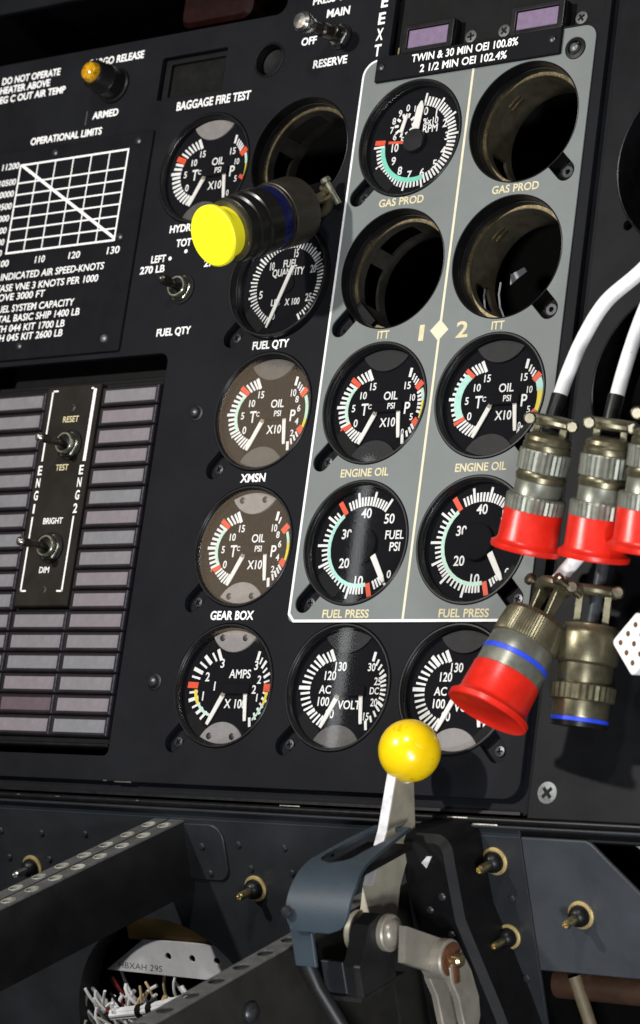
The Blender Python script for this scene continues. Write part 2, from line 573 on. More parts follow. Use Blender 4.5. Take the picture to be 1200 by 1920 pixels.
# ------------------------------------------------------------------ layout of the instrument panel (mm; x right, y up)
CX = (-36.2, 27.8, 88.9)
RY = (173.3, 110.9, 48.2, -15.4, -79.4)
GAUGES = {}                                 # name -> (x, y, tab angle)
SPOTS = [('hyd', -94.6, 173.4, None), ('vacant_a', CX[0], RY[0], None), ('fq', CX[0], RY[1], -134), ('xm', CX[0], RY[2], -132),
         ('gb', CX[0], RY[3], -134), ('am', CX[0], RY[4], -133), ('v1', CX[1], RY[4], -134), ('v2', CX[2], RY[4], -46),
         ('gp1', CX[1], RY[0], -134), ('gp2', CX[2], RY[0], -46), ('itt1', CX[1], RY[1], -134), ('itt2', CX[2], RY[1], -46),
         ('oil1', CX[1], RY[2], -134), ('oil2', CX[2], RY[2], -46), ('fp1', CX[1], RY[3], -132), ('fp2', CX[2], RY[3], -46)]
for nm, x, y, tb in SPOTS:
    GAUGES[nm] = (x, y, tb)
PLATE = {'gp1', 'gp2', 'itt1', 'itt2', 'oil1', 'oil2', 'fp1', 'fp2'}

# ------------------------------------------------------------------ the setting: panel sheets
R0 = (0, 0, 0)
PAN = on_panel('instrument_panel', 0, 0)
tag(PAN, 'matt black main instrument panel sheet full of round cut-outs', kind='structure')
outline = ([(-300, -124.6)] + circle(119, -116.6, 8, 8, 270, 360) + [(127, 300), (-57, 300)]
           + circle(-63, 254, 6, 6, 0, -90) + [(-300, 248)])
holes = [hole_outline(x, y, 28.4, tb) for nm, x, y, tb in SPOTS]
holes.append(rrect(-216, -98.8, -113, 80.5, (2, 3, 5, 2)))                     # caution panel opening
holes.append(rrect(-132.4, -90.6, 213.0, 235.6, 1.2))                          # dead display opening
holes.append(circle(-63, 224.8, 8.9, 40))                                      # round button well
holes.append(rrect(8.6, 124.0, 216.2, 290, (1.5, 1, 1, 1)))                     # annunciator recess
sheet('panel_sheet', outline, holes, -3.0, 0.0, M['panel'], PAN, 0.3)

back = on_panel('frame_sheet', 0, 0)
tag(back, 'black frame sheet showing behind the panel edge', kind='structure')
fr_holes = [circle(x, y, 31, 48) for nm, x, y, tb in SPOTS if nm not in ()]
fr_out = [(-300, -130.6)] + circle(127.5, -127.6, 3, 4, 270, 360) + [(130.5, 310), (-300, 310), (-300, 280), (-46, 280), (-46, 244), (-300, 244)]
sheet('frame_plate', fr_out, fr_holes + [rrect(-220, -96, -116, 84, 2), rrect(-135, -88, 211, 238, 1), circle(-63, 224.8, 10.5, 40),
                                         rrect(6.5, 125.5, 213.5, 295, 1)], -6.0, -4.0, M['panel'], back, 0.4)
lip = MB()
lip.box(-300, 127.0, -130.4, -129.2, -4.1, -2.4)
lip.build('edge_lip', M['bezel'], back)

top = on_panel('upper_sheet', 0, 0)
tag(top, 'dark sheet edge above the open slot at the top', kind='structure')
MB().prism([(-300, 278), (-57, 278), (-57, 310), (-300, 310)], -3, 0, None, 0.4).build('sheet', M['panel'], top)

bay = on_panel('bay_backing', 0, 0)
tag(bay, 'black equipment bay behind the panel', kind='structure')
b = MB()
b.box(-330, 330, -330, 340, -170, -165)
b.box(-330, -326, -330, 340, -165, -8)
b.box(326, 330, -330, 340, -165, -8)
b.box(-326, 326, 336, 340, -165, -8)
b.build('bay_wall', M['void'], bay, 0)

RP = on_panel('side_panel', 0, 0, 0.4)
tag(RP, 'dark grey side panel sheet on the right with large cut-outs', kind='structure')
rp_out = [(132.4, -131.8), (330, -131.8), (330, 320), (132.4, 320)]
rp_holes = [circle(182.5, 147, 42.2, 72), circle(182, 49, 42.2, 72), circle(148.3, 119.2, 2.2, 16)]
sheet('panel_sheet', rp_out, rp_holes, -3.0, 0.0, M['right'], RP, 0.3)
screw(RP, 140.7, -121.2, 0.1, 4.6, 'steel', rot=0.75)
for sx, sy in ((148, 200),):
    screw(RP, sx, sy, -0.2, 1.0, 'screw')
for cyy in (147, 49):
    rg = MB()
    T = Matrix.Translation((182.3, cyy, 0))
    rg.lathe([(42.6, -8), (42.6, 0.25), (42.2, 0.5), (41.7, 0.25), (41.4, -1), (41.2, -30)], 72, T, False, False)
    rg.build('cutout_rim', M['bezel'], RP)

# ------------------------------------------------------------------ lettering printed on the main panel
LBL = [("DO NOT OPERATE", -243.7, -202.4, 236.8, 3.6), ("HEATER ABOVE", -244.1, -208.5, 231.6, 3.6), ("DEG C OUT AIR TEMP", -247.0, -196.6, 226.2, 3.6),
       ("CARGO RELEASE", -183.0, -145.5, 237.9, 3.8), ("ARMED", -174.2, -156.9, 208.7, 3.6), ("OPERATIONAL LIMITS", -215.3, -166.2, 199.8, 3.6),
       ("BAGGAGE FIRE TEST", -118.0, -71.4, 205.9, 4.2), ("PRESS TO", -40.8, -18.2, 249.4, 3.6), ("MAIN", -31.3, -17.8, 241.4, 3.9),
       ("OFF", -44.4, -35.4, 229.1, 3.7), ("RESERVE", -35.2, -15.3, 216.3, 3.8), ("HYDR", -110.0, -96.5, 141.6, 3.6), ("TOT", -104.5, -95.0, 134.0, 3.6),
       ("LEFT", -119.1, -109.9, 127.1, 3.5), ("270 LB", -125.3, -109.6, 122.0, 3.5), ("270 LB", -84.8, -69.5, 122.2, 3.5), ("FUEL QTY", -108.3, -87.0, 89.2, 3.5),
       ("FUEL QTY", -47.4, -26.1, 78.3, 3.6), ("XMSN", -43.2, -28.6, 14.6, 3.7), ("GEAR BOX", -49.1, -24.1, -49.4, 3.8)]
for s, x0, x1, y, cap in LBL:
    t = MB()
    put_text(t, s, x0, y, cap, 0.0, x1 - x0, 'L', mid=False, bold=0.026)
    t.build('lettering', M['white'], PAN, 0)
for ch, y in (('E', 244.4), ('E', 235.9), ('X', 227.9), ('T', 219.9)):
    t = MB()
    put_text(t, ch, 2.4 if y > 240 else 2.0, y, 5.6, 0.0, 3.9, 'C', bold=0.024)
    t.build('lettering', M['white'], PAN, 0)
for x, y in ((-97.6, 131.2), (-107.1, 128.4)):
    MB().cyl(x, y, 1.0, 0.0, 0.12, 16).build('dot_mark', M['white'], PAN, 0)
MB().box(-178.8, -178.2, 206.0, 213.5, 0.0, 0.1).build('scratch_line', M['steel'], PAN, 0)
for x, y in ((-75.8, 49.3), (-76.7, -78.4)):
    MB().lathe([(4.2, -0.2), (4.0, 0.35), (3.2, 0.5)], 24, Matrix.Translation((x, y, 0))).build('screw_washer', M['bezel'], PAN)
    screw(PAN, x, y, 1.0, 2.7, 'screw', True)

# bottom edge rails between the two panels
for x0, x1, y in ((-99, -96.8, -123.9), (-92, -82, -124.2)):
    MB().box(x0, x1, y - 0.75, y - 0.25, -1.0, 0.06).build('chip_glint_edge', M['bright'], PAN, 0)  # bright edge chips added as glints
rail = frame('hinge_rail', (0, 0, 0), EX, EU, EN)
tag(rail, 'black hinge rail running under the main panel', kind='structure')
b = MB()
b.tube([(-300, -133.2, -1.0), (330, -133.2, -1.0)], 1.5, 12)
b.build('rail_tube', M['bezel'], rail)
b = MB()
b.box(-300, 330, -136.4, -134.9, -6, -0.8, None, 0.5)
b.build('rail_lip', M['console'], rail)
b = MB()
b.box(-300, 330, -139, -131, -12, -6.5)
b.build('rail_web', M['black'], rail)
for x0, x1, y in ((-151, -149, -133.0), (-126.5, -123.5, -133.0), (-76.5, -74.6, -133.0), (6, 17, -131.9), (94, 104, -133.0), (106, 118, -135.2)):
    MB().box(x0, x1, y - 0.2, y + 0.3, -0.6, 0.9 if y > -134 else -0.6 + 0.1).build('chip_glint_spot', M['bright'], rail, 0)  # bright bits placed along the rail as glints

# ------------------------------------------------------------------ grey engine instrument plate
GP = on_panel('engine_instrument_plate', 0, 0)
tag(GP, 'grey engine instrument plate with white border and cream lettering', 'instrument plate')
p_out = rrect(-4.0, 121.6, -51.0, 214.6, (3.5, 2.0, 6, 8))
p_holes = [hole_outline(x, y, 28.4, tb) for nm, x, y, tb in SPOTS if nm in PLATE]
sheet('plate', p_out, p_holes, 0.05, 0.9, M['plate'], GP, 0.2)
bd = MB()
inner = [(-2.8, 205), (-2.8, -46.9), (-0.2, -49.8), (117, -49.8)]
outer = [(-4.02, 206), (-4.02, -47.5), (-0.6, -51.0), (117, -51.0)]
pts = circle(4.0, 206.6, 8.02, 8, 90, 180)
pin = circle(4.0, 206.6, 7.0, 8, 90, 180)
o_all = [(20, 214.62)] + pts + outer[1:]
i_all = [(20, 213.6)] + pin + inner[1:]
for k in range(len(o_all) - 1):
    q = [o_all[k], o_all[k + 1], i_all[k + 1], i_all[k]]
    bd.prism(q, 0.3, 1.02)
bd.build('border_line', M['border'], GP, 0)
dl = MB()
dl.box(58.0, 59.2, 83.5, 203, 0.88, 1.0)
dl.box(58.0, 59.2, -50.2, 75.5, 0.88, 1.0)
dl.build('divider_line', M['creamline'], GP, 0)
dm = MB()
dm.prism([(58.3, 74.7), (63.2, 79.6), (58.3, 84.5), (53.4, 79.6)], 0.88, 1.03)
dm.build('diamond_mark', M['creamline'], GP, 0)
for s, x0, x1, y, cap in (("GAS PROD", 15.7, 40.4, 141.0, 3.5), ("GAS PROD", 77.1, 101.4, 140.6, 3.5), ("ITT", 24.8, 31.2, 77.9, 3.6), ("ITT", 85.8, 92.3, 77.7, 3.6),
                          ("ENGINE OIL", 14.8, 40.9, 14.5, 3.5), ("ENGINE OIL", 76.1, 102.2, 14.6, 3.5), ("FUEL PRESS", 15.2, 40.3, -49.0, 3.5),
                          ("FUEL PRESS", 77.0, 102.4, -49.0, 3.5), ("1", 47.6, 50.2, 75.5, 7.0), ("2", 67.4, 73.6, 75.5, 7.0)):
    t = MB()
    put_text(t, s, x0, y, cap, 0.86, x1 - x0, 'L', mid=False, bold=0.02)
    t.build('lettering', M['cream'], GP, 0)
MB().lathe([(5.2, 0.8), (5.0, 1.5), (3.4, 1.7), (3.2, 0.9)], 32, Matrix.Translation((111.8, 204.3, 0))).build('screw_washer', M['rubber'], GP)
screw(GP, 111.8, 204.3, 1.4, 2.3, 'steel', True)

# placard over the plate
PL = on_panel('limit_placard', 0, 0)
tag(PL, 'black placard reading TWIN and 30 MIN OEI screwed over the grey plate', 'placard')
MB().prism(rrect(4.4, 104.6, 202.5, 214.9, 0.6, 2), 0.92, 2.7, None, 0.35).build('placard_body', M['placard'], PL, 20)
for s, x0, x1, y in (("TWIN & 30 MIN OEI 100.8%", 25.8, 83.5, 209.6), ("2 1/2 MIN OEI 102.4%", 31.2, 78.3, 204.0)):
    t = MB()
    put_text(t, s, x0 - 1.2, y, 3.6, 2.68, x1 - x0, 'L', mid=False, bold=0.018)
    t.build('lettering', M['white'], PL, 0)
screw(PL, 8.0, 209.2, 2.7, 2.0, 'screw', True)
screw(PL, 100.6, 209.2, 2.7, 2.0, 'screw', True)

# ------------------------------------------------------------------ operational limits placard
OP = on_panel('operational_limits_placard', 0, 0)
tag(OP, 'black operational limits placard with white line graph and notes', 'placard')
MB().prism([(-290, 83.2), (-131.2, 83.2), (-130.4, 84.0), (-129.6, 196.4), (-130.2, 197), (-290, 197)], 0.05, 1.6, None, 0.4).build('placard_body', M['placard'], OP, 20)
gx = [-218.0 + 12.28 * i for i in range(7)]
gy = [188.4, 178.6, 172.3, 166.0, 159.7, 153.4, 147.1, 140.9]
g = MB()
for i, x in enumerate(gx):
    w = 0.45 if i in (0, 6) else 0.32
    g.box(x - w, x + w, gy[-1] - 0.4, gy[0] + 0.4, 1.58, 1.68)
for i, y in enumerate(gy):
    w = 0.5 if i in (0, 7) else 0.38
    g.box(gx[0] - 0.4, gx[6] + 0.4, y - w, y + w, 1.60, 1.72)
g.build('graph_grid', M['white'], OP, 0)
g = MB()
d = Vector((gx[6] - gx[0], gy[7] - gy[0])).normalized()
nn = Vector((-d.y, d.x)) * 0.75
a, c = Vector((gx[0] + 1, gy[0])), Vector((gx[6], gy[7] + 1))
g.prism([tuple(a - nn), tuple(c - nn), tuple(c + nn), tuple(a + nn)], 1.62, 1.78)
g.build('graph_curve', M['white'], OP, 0)
ORIG = [("11200", -231.1, -219.2, 187.1, 3.2), ("10500", -231.4, -219.6, 178.3, 3.2), ("10000", -231.5, -219.7, 171.9, 3.2), ("9500", -230.0, -219.7, 165.2, 3.2),
        ("9000", -230.1, -220.2, 158.7, 3.2), ("8500", -230.2, -220.6, 152.1, 3.2), ("8000", -230.2, -220.7, 145.8, 3.2), ("7500", -230.4, -221.2, 139.8, 3.2),
        ("100", -222.3, -215.0, 133.8, 3.4), ("110", -196.5, -189.9, 133.9, 3.4), ("120", -173.6, -166.0, 133.9, 3.4), ("130", -147.9, -139.8, 133.9, 3.6),
        ("INDICATED AIR SPEED-KNOTS", -218.7, -148.5, 126.4, 3.5), ("DECREASE VNE 3 KNOTS PER 1000", -234.0, -151.1, 120.3, 3.5), ("FT ABOVE 3000 FT", -233.0, -186.0, 115.3, 3.5),
        ("FUEL SYSTEM CAPACITY", -219.4, -164.8, 109.0, 3.5), ("TOTAL BASIC SHIP 1400 LB", -223.6, -160.0, 103.7, 3.5),
        ("WITH 044 KIT 1700 LB", -223.0, -168.9, 98.4, 3.5), ("WITH 045 KIT 2600 LB", -223.4, -169.3, 93.5, 3.5)]
for s, x0, x1, y, cap in ORIG:
    t = MB()
    put_text(t, s, x0, y, cap, 1.58, x1 - x0, 'L', mid=False, bold=0.012, shear=0.06)
    t.build('lettering', M['white'], OP, 0)
for x, y, mt in ((-194.4, 192.4, 'screw'), (-138.0, 191.8, 'screw'), (-140.4, 142.0, 'screw'), (-140.4, 89.9, 'steel'), (-197.3, 89.9, 'screw')):
    screw(OP, x, y, 1.6, 2.2, mt, True)

# ------------------------------------------------------------------ caution light panel
CP = on_panel('caution_light_panel', 0, 0, -1.0)
tag(CP, 'black caution light panel holding three columns of unlit grey segments', 'caution panel')
hb = MB()
hb.box(-214, -100.6, -108.4, 67.6, -14, -0.6, None, 0.4)
hb.build('housing', M['black'], CP, 20)
MB().box(-214, -99.6, -109.2, -107.4, -6, 1.5, None, 0.5).build('lower_ledge', M['bezel'], CP, 20)
MB().box(-214, -104, 67.4, 71.0, -8, -5.0, None, 0.4).build('upper_ledge', M['black'], CP, 20)
MB().box(-216, -98, 60, 86, -22, -16).build('back_plate', M['black'], CP, 0)
bm_body = MB()
bm_body.box(-18.2, 18.2, -4.75, 4.75, -0.5, 2.4, None, 0.7)
body_me = bm_body.mesh('segment', 20)
body_me.materials.append(M['bar'])
bm_lens = MB()
bm_lens.box(-15.6, 16.4, -3.2, 3.0, 2.38, 2.75, None, 0.2)
lens_me = bm_lens.mesh('lens', 20)
lens_me.materials.append(M['lens'])
es = MB()
es.box(17.35, 18.05, -4.3, 4.3, 2.2, 2.62, None, 0.1)
edge_me = es.mesh('rub_highlight', 20)
M['rub_highlight'] = mat('segment_rub_highlight', (0.075, 0.072, 0.095), 0.35, metal=0.3, vary=0.5, scale=220)  # rubbed end edge, with its bevel highlight put into the colour
edge_me.materials.append(M['rub_highlight'])
for col, cx in enumerate((-191.6, -154.6, -118.2)):
    for row in range(17):
        if col == 1 and row < 11:
            continue
        sg = link('segment', body_me, None, CP)
        sg.location = (cx * MM, (60.2 - 10.0 * row) * MM, rnd.uniform(-0.15, 0.1) * MM)
        ln = link('lens', lens_me, None, sg)
        link('rub_highlight', edge_me, None, sg)
        mname = rnd.choice(['lens', 'lens', 'lens_warm', 'lens_cool'])
        if col == 1 and row == 15:
            mname = 'lens_dim'
        if (col == 1 and row >= 14) or (row == 11 and col == 2):
            mname = 'lens_warm' if mname != 'lens_dim' else mname
        ln.material_slots[0].link = 'OBJECT'
        ln.material_slots[0].material = M[mname]
ST = MB()
ST.box(-172.2, -137.2, -43.0, 67.2, -0.5, 3.2, None, 0.6)
st = ST.build('switch_strip', M['strip'], CP, 20)
for pts in ([(-165.2, 64.6), (-168.3, 64.6), (-168.3, 29.6)], [(-142.6, 64.9), (-139.9, 64.9), (-140.9, 28.8)],
            [(-168.6, 0.9), (-168.6, -35.4), (-165.6, -35.4)], [(-141.6, 0.7), (-141.6, -35.6), (-144.6, -35.6)]):
    ln = MB()
    for (xa, ya), (xb, yb) in zip(pts, pts[1:]):
        ln.box(min(xa, xb) - 0.45, max(xa, xb) + 0.45, min(ya, yb) - 0.4, max(ya, yb) + 0.4, 3.18, 3.3)
    ln.build('bracket_line', M['white'], st, 0)
for s, x0, x1, y in (("RESET", -158.6, -148.4, 48.4), ("TEST", -158.4, -150.2, 24.2), ("BRIGHT", -161.0, -148.4, -2.4), ("DIM", -158.4, -152.0, -26.6)):
    t = MB()
    put_text(t, s, x0, y, 2.9, 3.16, x1 - x0, 'L', mid=False, bold=0.012)
    t.build('lettering', M['cream' if s in ('RESET', 'TEST') else 'white'], st, 0)
for word, x, ys in (('ENG1', -168.6, (24.6, 18.4, 12.0, 5.4)), ('ENG2', -141.3, (24.0, 17.8, 11.5, 4.9))):
    for ch, y in zip(word, ys):
        t = MB()
        put_text(t, ch, x, y, 4.4, 3.16, 2.6 if ch != '1' else 1.1, 'C', bold=0.02)
        t.build('lettering', M['white'], st, 0)
screw(st, -153.6, 55.6, 3.2, 2.0, 'screw')
screw(st, -153.6, -35.0, 3.2, 2.0, 'screw')


# ------------------------------------------------------------------ toggle switches, buttons, lamps
def toggle(name, x, y, h, label, length=21.0, tip='bright', tilt=(0.02, -0.10), group='bat handle toggle switches', nut='nut_silver', r=1.7):
    t = on_panel(name, x, y, h)
    tag(t, label, 'toggle switch', group)
    MB().lathe([(7.6, 0.0), (7.6, 0.7), (6.0, 0.9)], 28).build('washer', M['black'], t)
    MB().prism(circle(0, 0, 6.6, 6, 10), 0.8, 2.6, None, 0.4).build('hex_nut', M[nut], t, 20)
    MB().lathe([(5.9, 2.5), (5.9, 2.75)], 28).build('nut_face', M['black'], t)
    MB().lathe([(5.2, 2.7), (5.2, 4.8), (4.9, 5.1), (4.3, 5.1), (4.1, 2.8)], 32).build('bushing', M[nut], t)
    MB().lathe([(4.3, 2.7), (4.2, 3.6), (0.05, 4.4)], 24).build('seal', M['rubber'], t)
    lv = MB()
    T = Matrix.Rotation(tilt[0], 4, 'Y') @ Matrix.Rotation(-tilt[1], 4, 'X')
    lv.lathe([(1.3, 2.5), (r, 6), (r * 1.25, length * 0.75), (r * 1.3, length - 1.5)], 20, T)
    ob = lv.build('bat_handle', M['toggle'], t)
    tp = MB()
    tp.lathe([(r * 1.3, length - 1.7), (r * 1.22, length - 0.5), (r * 0.75, length + 0.3), (0.05, length + 0.5)], 20, T)
    tp.build('handle_tip', M[tip], ob)
    return t


toggle('toggle_switch', -151.2, 36.6, 2.4, 'bat handle toggle between the words RESET and TEST', 23)
toggle('toggle_switch', -152.6, -14.4, 2.4, 'bat handle toggle between the words BRIGHT and DIM', 23)
toggle('toggle_switch', -96.4, 112.0, 0.0, 'stubby dark toggle switch above the FUEL QTY lettering', 16.5, tip='toggle', r=2.0, tilt=(0.0, 0.02))
# locking toggle with flared silver cap
t = on_panel('locking_toggle_switch', -21.0, 230.0)
tag(t, 'large locking toggle with flared silver tip beside OFF and RESERVE', 'toggle switch')
MB().lathe([(6.4, 0), (6.4, 0.8), (5.2, 1.0)], 28).build('washer', M['black'], t)
MB().prism(circle(0, 0, 5.6, 6, 20), 0.9, 3.2, None, 0.4).build('hex_nut', M['bright'], t, 20)
MB().lathe([(4.2, 3.0), (4.2, 8.0), (3.6, 8.4)], 28).build('bushing', M['toggle'], t)
T = Matrix.Rotation(-0.06, 4, 'Y') @ Matrix.Rotation(0.13, 4, 'X')
hd = MB().lathe([(3.6, 6), (3.6, 14), (2.7, 15), (2.7, 22)], 24, T).build('bat_handle', M['toggle'], t)
MB().lathe([(2.8, 20), (3.6, 21), (5.0, 26.6), (4.9, 28.2), (3.6, 29.4), (0.05, 29.8)], 28, T).build('handle_tip', M['bright'], hd)

# cargo release lamp
t = on_panel('indicator_lamp', -162.4, 225.2)
tag(t, 'black lamp holder with round amber lens below CARGO RELEASE', 'indicator lamp')
MB().lathe([(9.6, 0), (9.6, 1.2), (8.8, 1.8), (8.2, 1.8), (8.2, 9), (7.6, 9.8), (7.2, 16.5), (6.4, 17.8), (5.2, 17.2)], 36).build('lamp_holder', M['rubber'], t)
MB().lathe([(5.4, 16), (5.3, 18.0), (4.4, 20.2), (2.4, 21.4), (0.05, 21.7)], 28).build('lens', M['amber'], t)
# push button
t = on_panel('push_button', -63.0, 224.8, -2.0)
tag(t, 'round black push button recessed beside the dead display', 'button')
MB().lathe([(9.0, -8), (9.0, 2.3), (8.4, 2.6), (7.9, 2.3), (7.7, -2)], 40, None, False, False).build('collar', M['black'], t)
MB().lathe([(7.6, -6), (7.6, -3.0), (6.6, -2.2), (3.0, -2.5), (0.05, -2.6)], 40).build('button_cap', M['rubber'], t)
# dead display
t = on_panel('blank_display', -111.5, 224.3, -2.0)
tag(t, 'blank dark rectangular display above BAGGAGE FIRE TEST', 'display')
sheet('display_frame', rrect(-20.8, 20.8, -11.2, 11.2, 1.0), [rrect(-17.0, 17.6, -8.8, 8.4, 0.6)], -6, -1.0, M['black'], t, 0.4)
MB().box(-18, 18, -9.5, 9.5, -5, -3.0).build('screen', M['screen'], t, 0)
MB().box(-20.6, 20.6, -11, 11, -8, -5.2).build('display_back', M['black'], t, 0)

# annunciator recess
AN = on_panel('annunciator_tray', 0, 0)
tag(AN, 'black recessed tray with two violet annunciators above the grey plate', 'annunciator tray')
MB().box(8.0, 124.6, 215.6, 292, -9, -5.2).build('tray_floor', M['black'], AN, 0)
for (x0, x1, y0, y1) in ((19.6, 41.0, 218.3, 226.6), (78.9, 100.0, 218.1, 226.2)):
    fr = MB()
    fr.box(x0 - 3.4, x1 + 3.6, y0 - 2.6, y1 + 2.8, -5.4, -0.6, None, 0.6)
    f = fr.build('annunciator', M['black'], AN, 20)
    sheet('light_frame', rrect(x0 - 3.4, x1 + 3.6, y0 - 2.6, y1 + 2.8, 0.8), [rrect(x0 - 0.5, x1 + 0.5, y0 - 0.5, y1 + 0.5, 0.3)], -0.7, 1.2, M['bezel'], f, 0.4)
    MB().box(x0 - 0.2, x1 + 0.2, y0 - 0.2, y1 + 0.2, -0.7, 0.5, None, 0.2).build('lens', M['lens_violet'], f, 20)
for x in (54.2, 72.2, 112.8):
    screw(AN, x - 3.7, 221.6, -5.0, 3.1, 'steel', rot=0.9 + x)
MB().box(11.5, 12.3, 217.4, 221.0, -5.3, -3.0).build('tray_clip', M['brass'], AN, 0)

# open slot at the top with a dark red handle inside
t = on_panel('pull_handle', -118, 268, -26)
tag(t, 'dark red pull handle deep in the open slot at the top', 'handle')
hb = MB()
hb.prism(rrect(-26, 20, -6, 30, 6, 5), -8, 6, None, 2.0)
hb.build('grip', M['red_handle'], t)
MB().lathe([(4.0, -30), (4.0, -8)], 20).build('shaft', M['bright'], t)
MB().box(4, 8.5, -10.6, -8.8, 4, 6.2, None, 0.4).build('latch', M['bright'], t)
t = on_panel('brass_stud', -64.5, 257.5, -14)
tag(t, 'small bright stud inside the dark slot at the top', 'stud')
MB().lathe([(1.6, -20), (1.6, 0), (1.0, 0.8), (0.05, 1.0)], 16).build('stud_pin', M['bright'], t)
MB().lathe([(2.6, -12), (2.6, -9)], 16).build('stud_collar', M['brass'], t)


# ------------------------------------------------------------------ gauges
U = 28.0
DZ = -4.5


def arc_band(mb, c, r0, r1, a0, a1, z, n=24, thick=0.1):
    for i in range(n):
        t0, t1 = math.radians(a0 + (a1 - a0) * i / n), math.radians(a0 + (a1 - a0) * (i + 1) / n)
        q = [(c[0] + r * math.cos(t), c[1] + r * math.sin(t)) for r, t in ((r0, t0), (r1, t0), (r1, t1), (r0, t1))]
        mb.prism([(x * U, y * U) for x, y in q], z, z + thick)


def hit(piv, ang, c, r):
    """distance from piv along ang to the circle (c, r)"""
    d = (math.cos(math.radians(ang)), math.sin(math.radians(ang)))
    px, py = piv[0] - c[0], piv[1] - c[1]
    bq = px * d[0] + py * d[1]
    return -bq + math.sqrt(max(bq * bq - (px * px + py * py - r * r), 0))


def tick(mb, piv, ang, r0, r1, w, z, thick=0.1):
    d = Vector((math.cos(math.radians(ang)), math.sin(math.radians(ang))))
    nrm = Vector((-d.y, d.x)) * (w / 2)
    p0, p1 = Vector(piv) + d * r0, Vector(piv) + d * r1
    q = [p0 - nrm, p1 - nrm, p1 + nrm, p0 + nrm]
    mb.prism([(p.x * U, p.y * U) for p in q], z, z + thick)


def scale_marks(marks, piv, c, rout, length, inks, g, along_arc=()):
    """marks: (angle, width, length factor, ink); the outer ends follow the circle (c, rout)"""
    marks = [m_ for m_ in marks if not any(o_ is not m_ and abs(o_[0] - m_[0]) < 2.2 and (o_[1], o_[2]) > (m_[1], m_[2]) for o_ in marks)]
    for ang, w, k, ink in marks:
        r1 = hit(piv, ang, c, rout)
        r0 = hit(piv, ang, c, rout) - length
        tick(inks.setdefault(ink, MB()), piv, ang, r0, r0 + (r1 - r0) * k, w, g + (0.06 if ink != 'white' else 0.03))
    for a0, a1, d0, d1, ink in along_arc:
        mb = inks.setdefault(ink, MB())
        n = 14
        for i in range(n):
            q = []
            for a, dd in ((a0 + (a1 - a0) * i / n, d0), (a0 + (a1 - a0) * i / n, d1), (a0 + (a1 - a0) * (i + 1) / n, d1), (a0 + (a1 - a0) * (i + 1) / n, d0)):
                r = hit(piv, a, c, rout) - dd
                q.append(((piv[0] + r * math.cos(math.radians(a))) * U, (piv[1] + r * math.sin(math.radians(a))) * U))
            mb.prism(q, g + 0.0, g + 0.16)


INKNAME = {'white': 'tick_marks', 'red_ink': 'red_mark', 'aqua_ink': 'aqua_arc', 'teal_ink': 'teal_arc', 'green_ink': 'green_arc', 'yellow_ink': 'yellow_arc'}


def gauge_shell(name, key, label, bez=0.0, dz=DZ, face='dial'):
    x, y, tab = GAUGES[key]
    t = on_panel('gauge', x, y)
    tag(t, label, 'gauge', 'round instruments on the panel')
    f = 0.9 if key in PLATE else 0.0
    bz = MB()
    bz.lathe([(28.2, -30), (28.2, f + 0.0 + bez), (27.9, f + 0.35 + bez), (27.3, f + 0.35 + bez), (27.0, f + bez), (26.85, -0.5), (26.6, -0.7), (26.5, dz - 0.3)], 72, None, False, False)
    bzo = bz.build('bezel', M['bezel'], t, 40)
    lp = MB()
    lp.lathe([(26.95, -1.6), (26.5, -1.4), (26.2, -1.8), (26.2, -2.6), (26.6, -3.0)], 72, None, False, False)
    lp.build('inner_ring', M['hub'], bzo, 40)
    MB().lathe([(26.6, dz - 1.0), (26.6, dz)], 64).build('dial', M[face], t, 0)
    MB().lathe([(26.9, -1.3), (26.9, -1.0)], 64).build('glass', M['glass'], t, 0)
    if tab is not None:
        ex, ey = 36.0 * math.cos(math.radians(tab)), 36.0 * math.sin(math.radians(tab))
        fl = MB()
        ang = math.radians(tab)
        T = Matrix.Translation((ex * 0.82, ey * 0.82, 0)) @ Matrix.Rotation(ang, 4, 'Z')
        fl.box(-9, 13, -7, 7, -6.5, -4.2, T)
        clamp = fl.build('clamp_tab', M['black'], t, 0)
        screw(clamp, ex * 0.97, ey * 0.97, -3.4, 2.3, 'screw', rot=rnd.uniform(0, 1.5), name='clamp_screw')
    return t


def cover_plate(parent, sign, m, holes=True):
    """segment shaped cover at the top or bottom of a dial"""
    cc = (0.0, sign * 1.07)
    pts = []
    a = math.degrees(math.acos((0.925 ** 2 + 1.07 ** 2 - 0.505 ** 2) / (2 * 0.925 * 1.07)))
    p_out = circle(0, 0, 0.925, 12, 90 + a, 90 - a)
    x0, y0 = p_out[0]
    x1, y1 = p_out[-1]
    b0 = math.degrees(math.atan2(y1 - 1.07, x1))
    b1 = math.degrees(math.atan2(y0 - 1.07, x0))
    p_in = circle(0, 1.07, 0.505, 14, b0 % 360, b1 % 360)
    poly = [(px * U, sign * py * U) for px, py in p_out + p_in[1:-1]]
    area = sum(poly[i - 1][0] * poly[i][1] - poly[i][0] * poly[i - 1][1] for i in range(len(poly)))
    if area < 0:
        poly = poly[::-1]
    ob = MB().prism(poly, DZ, DZ + 1.0, None, 0.2).build('cover_plate', M[m], parent, 25)
    if holes:
        for sx in (-0.245, 0.225):
            MB().lathe([(1.55, DZ + 0.6), (1.55, DZ + 1.15), (1.1, DZ + 1.25)], 16, Matrix.Translation((sx * U, sign * 0.80 * U, 0))).build('cover_screw', M['screw'], ob)
    return ob


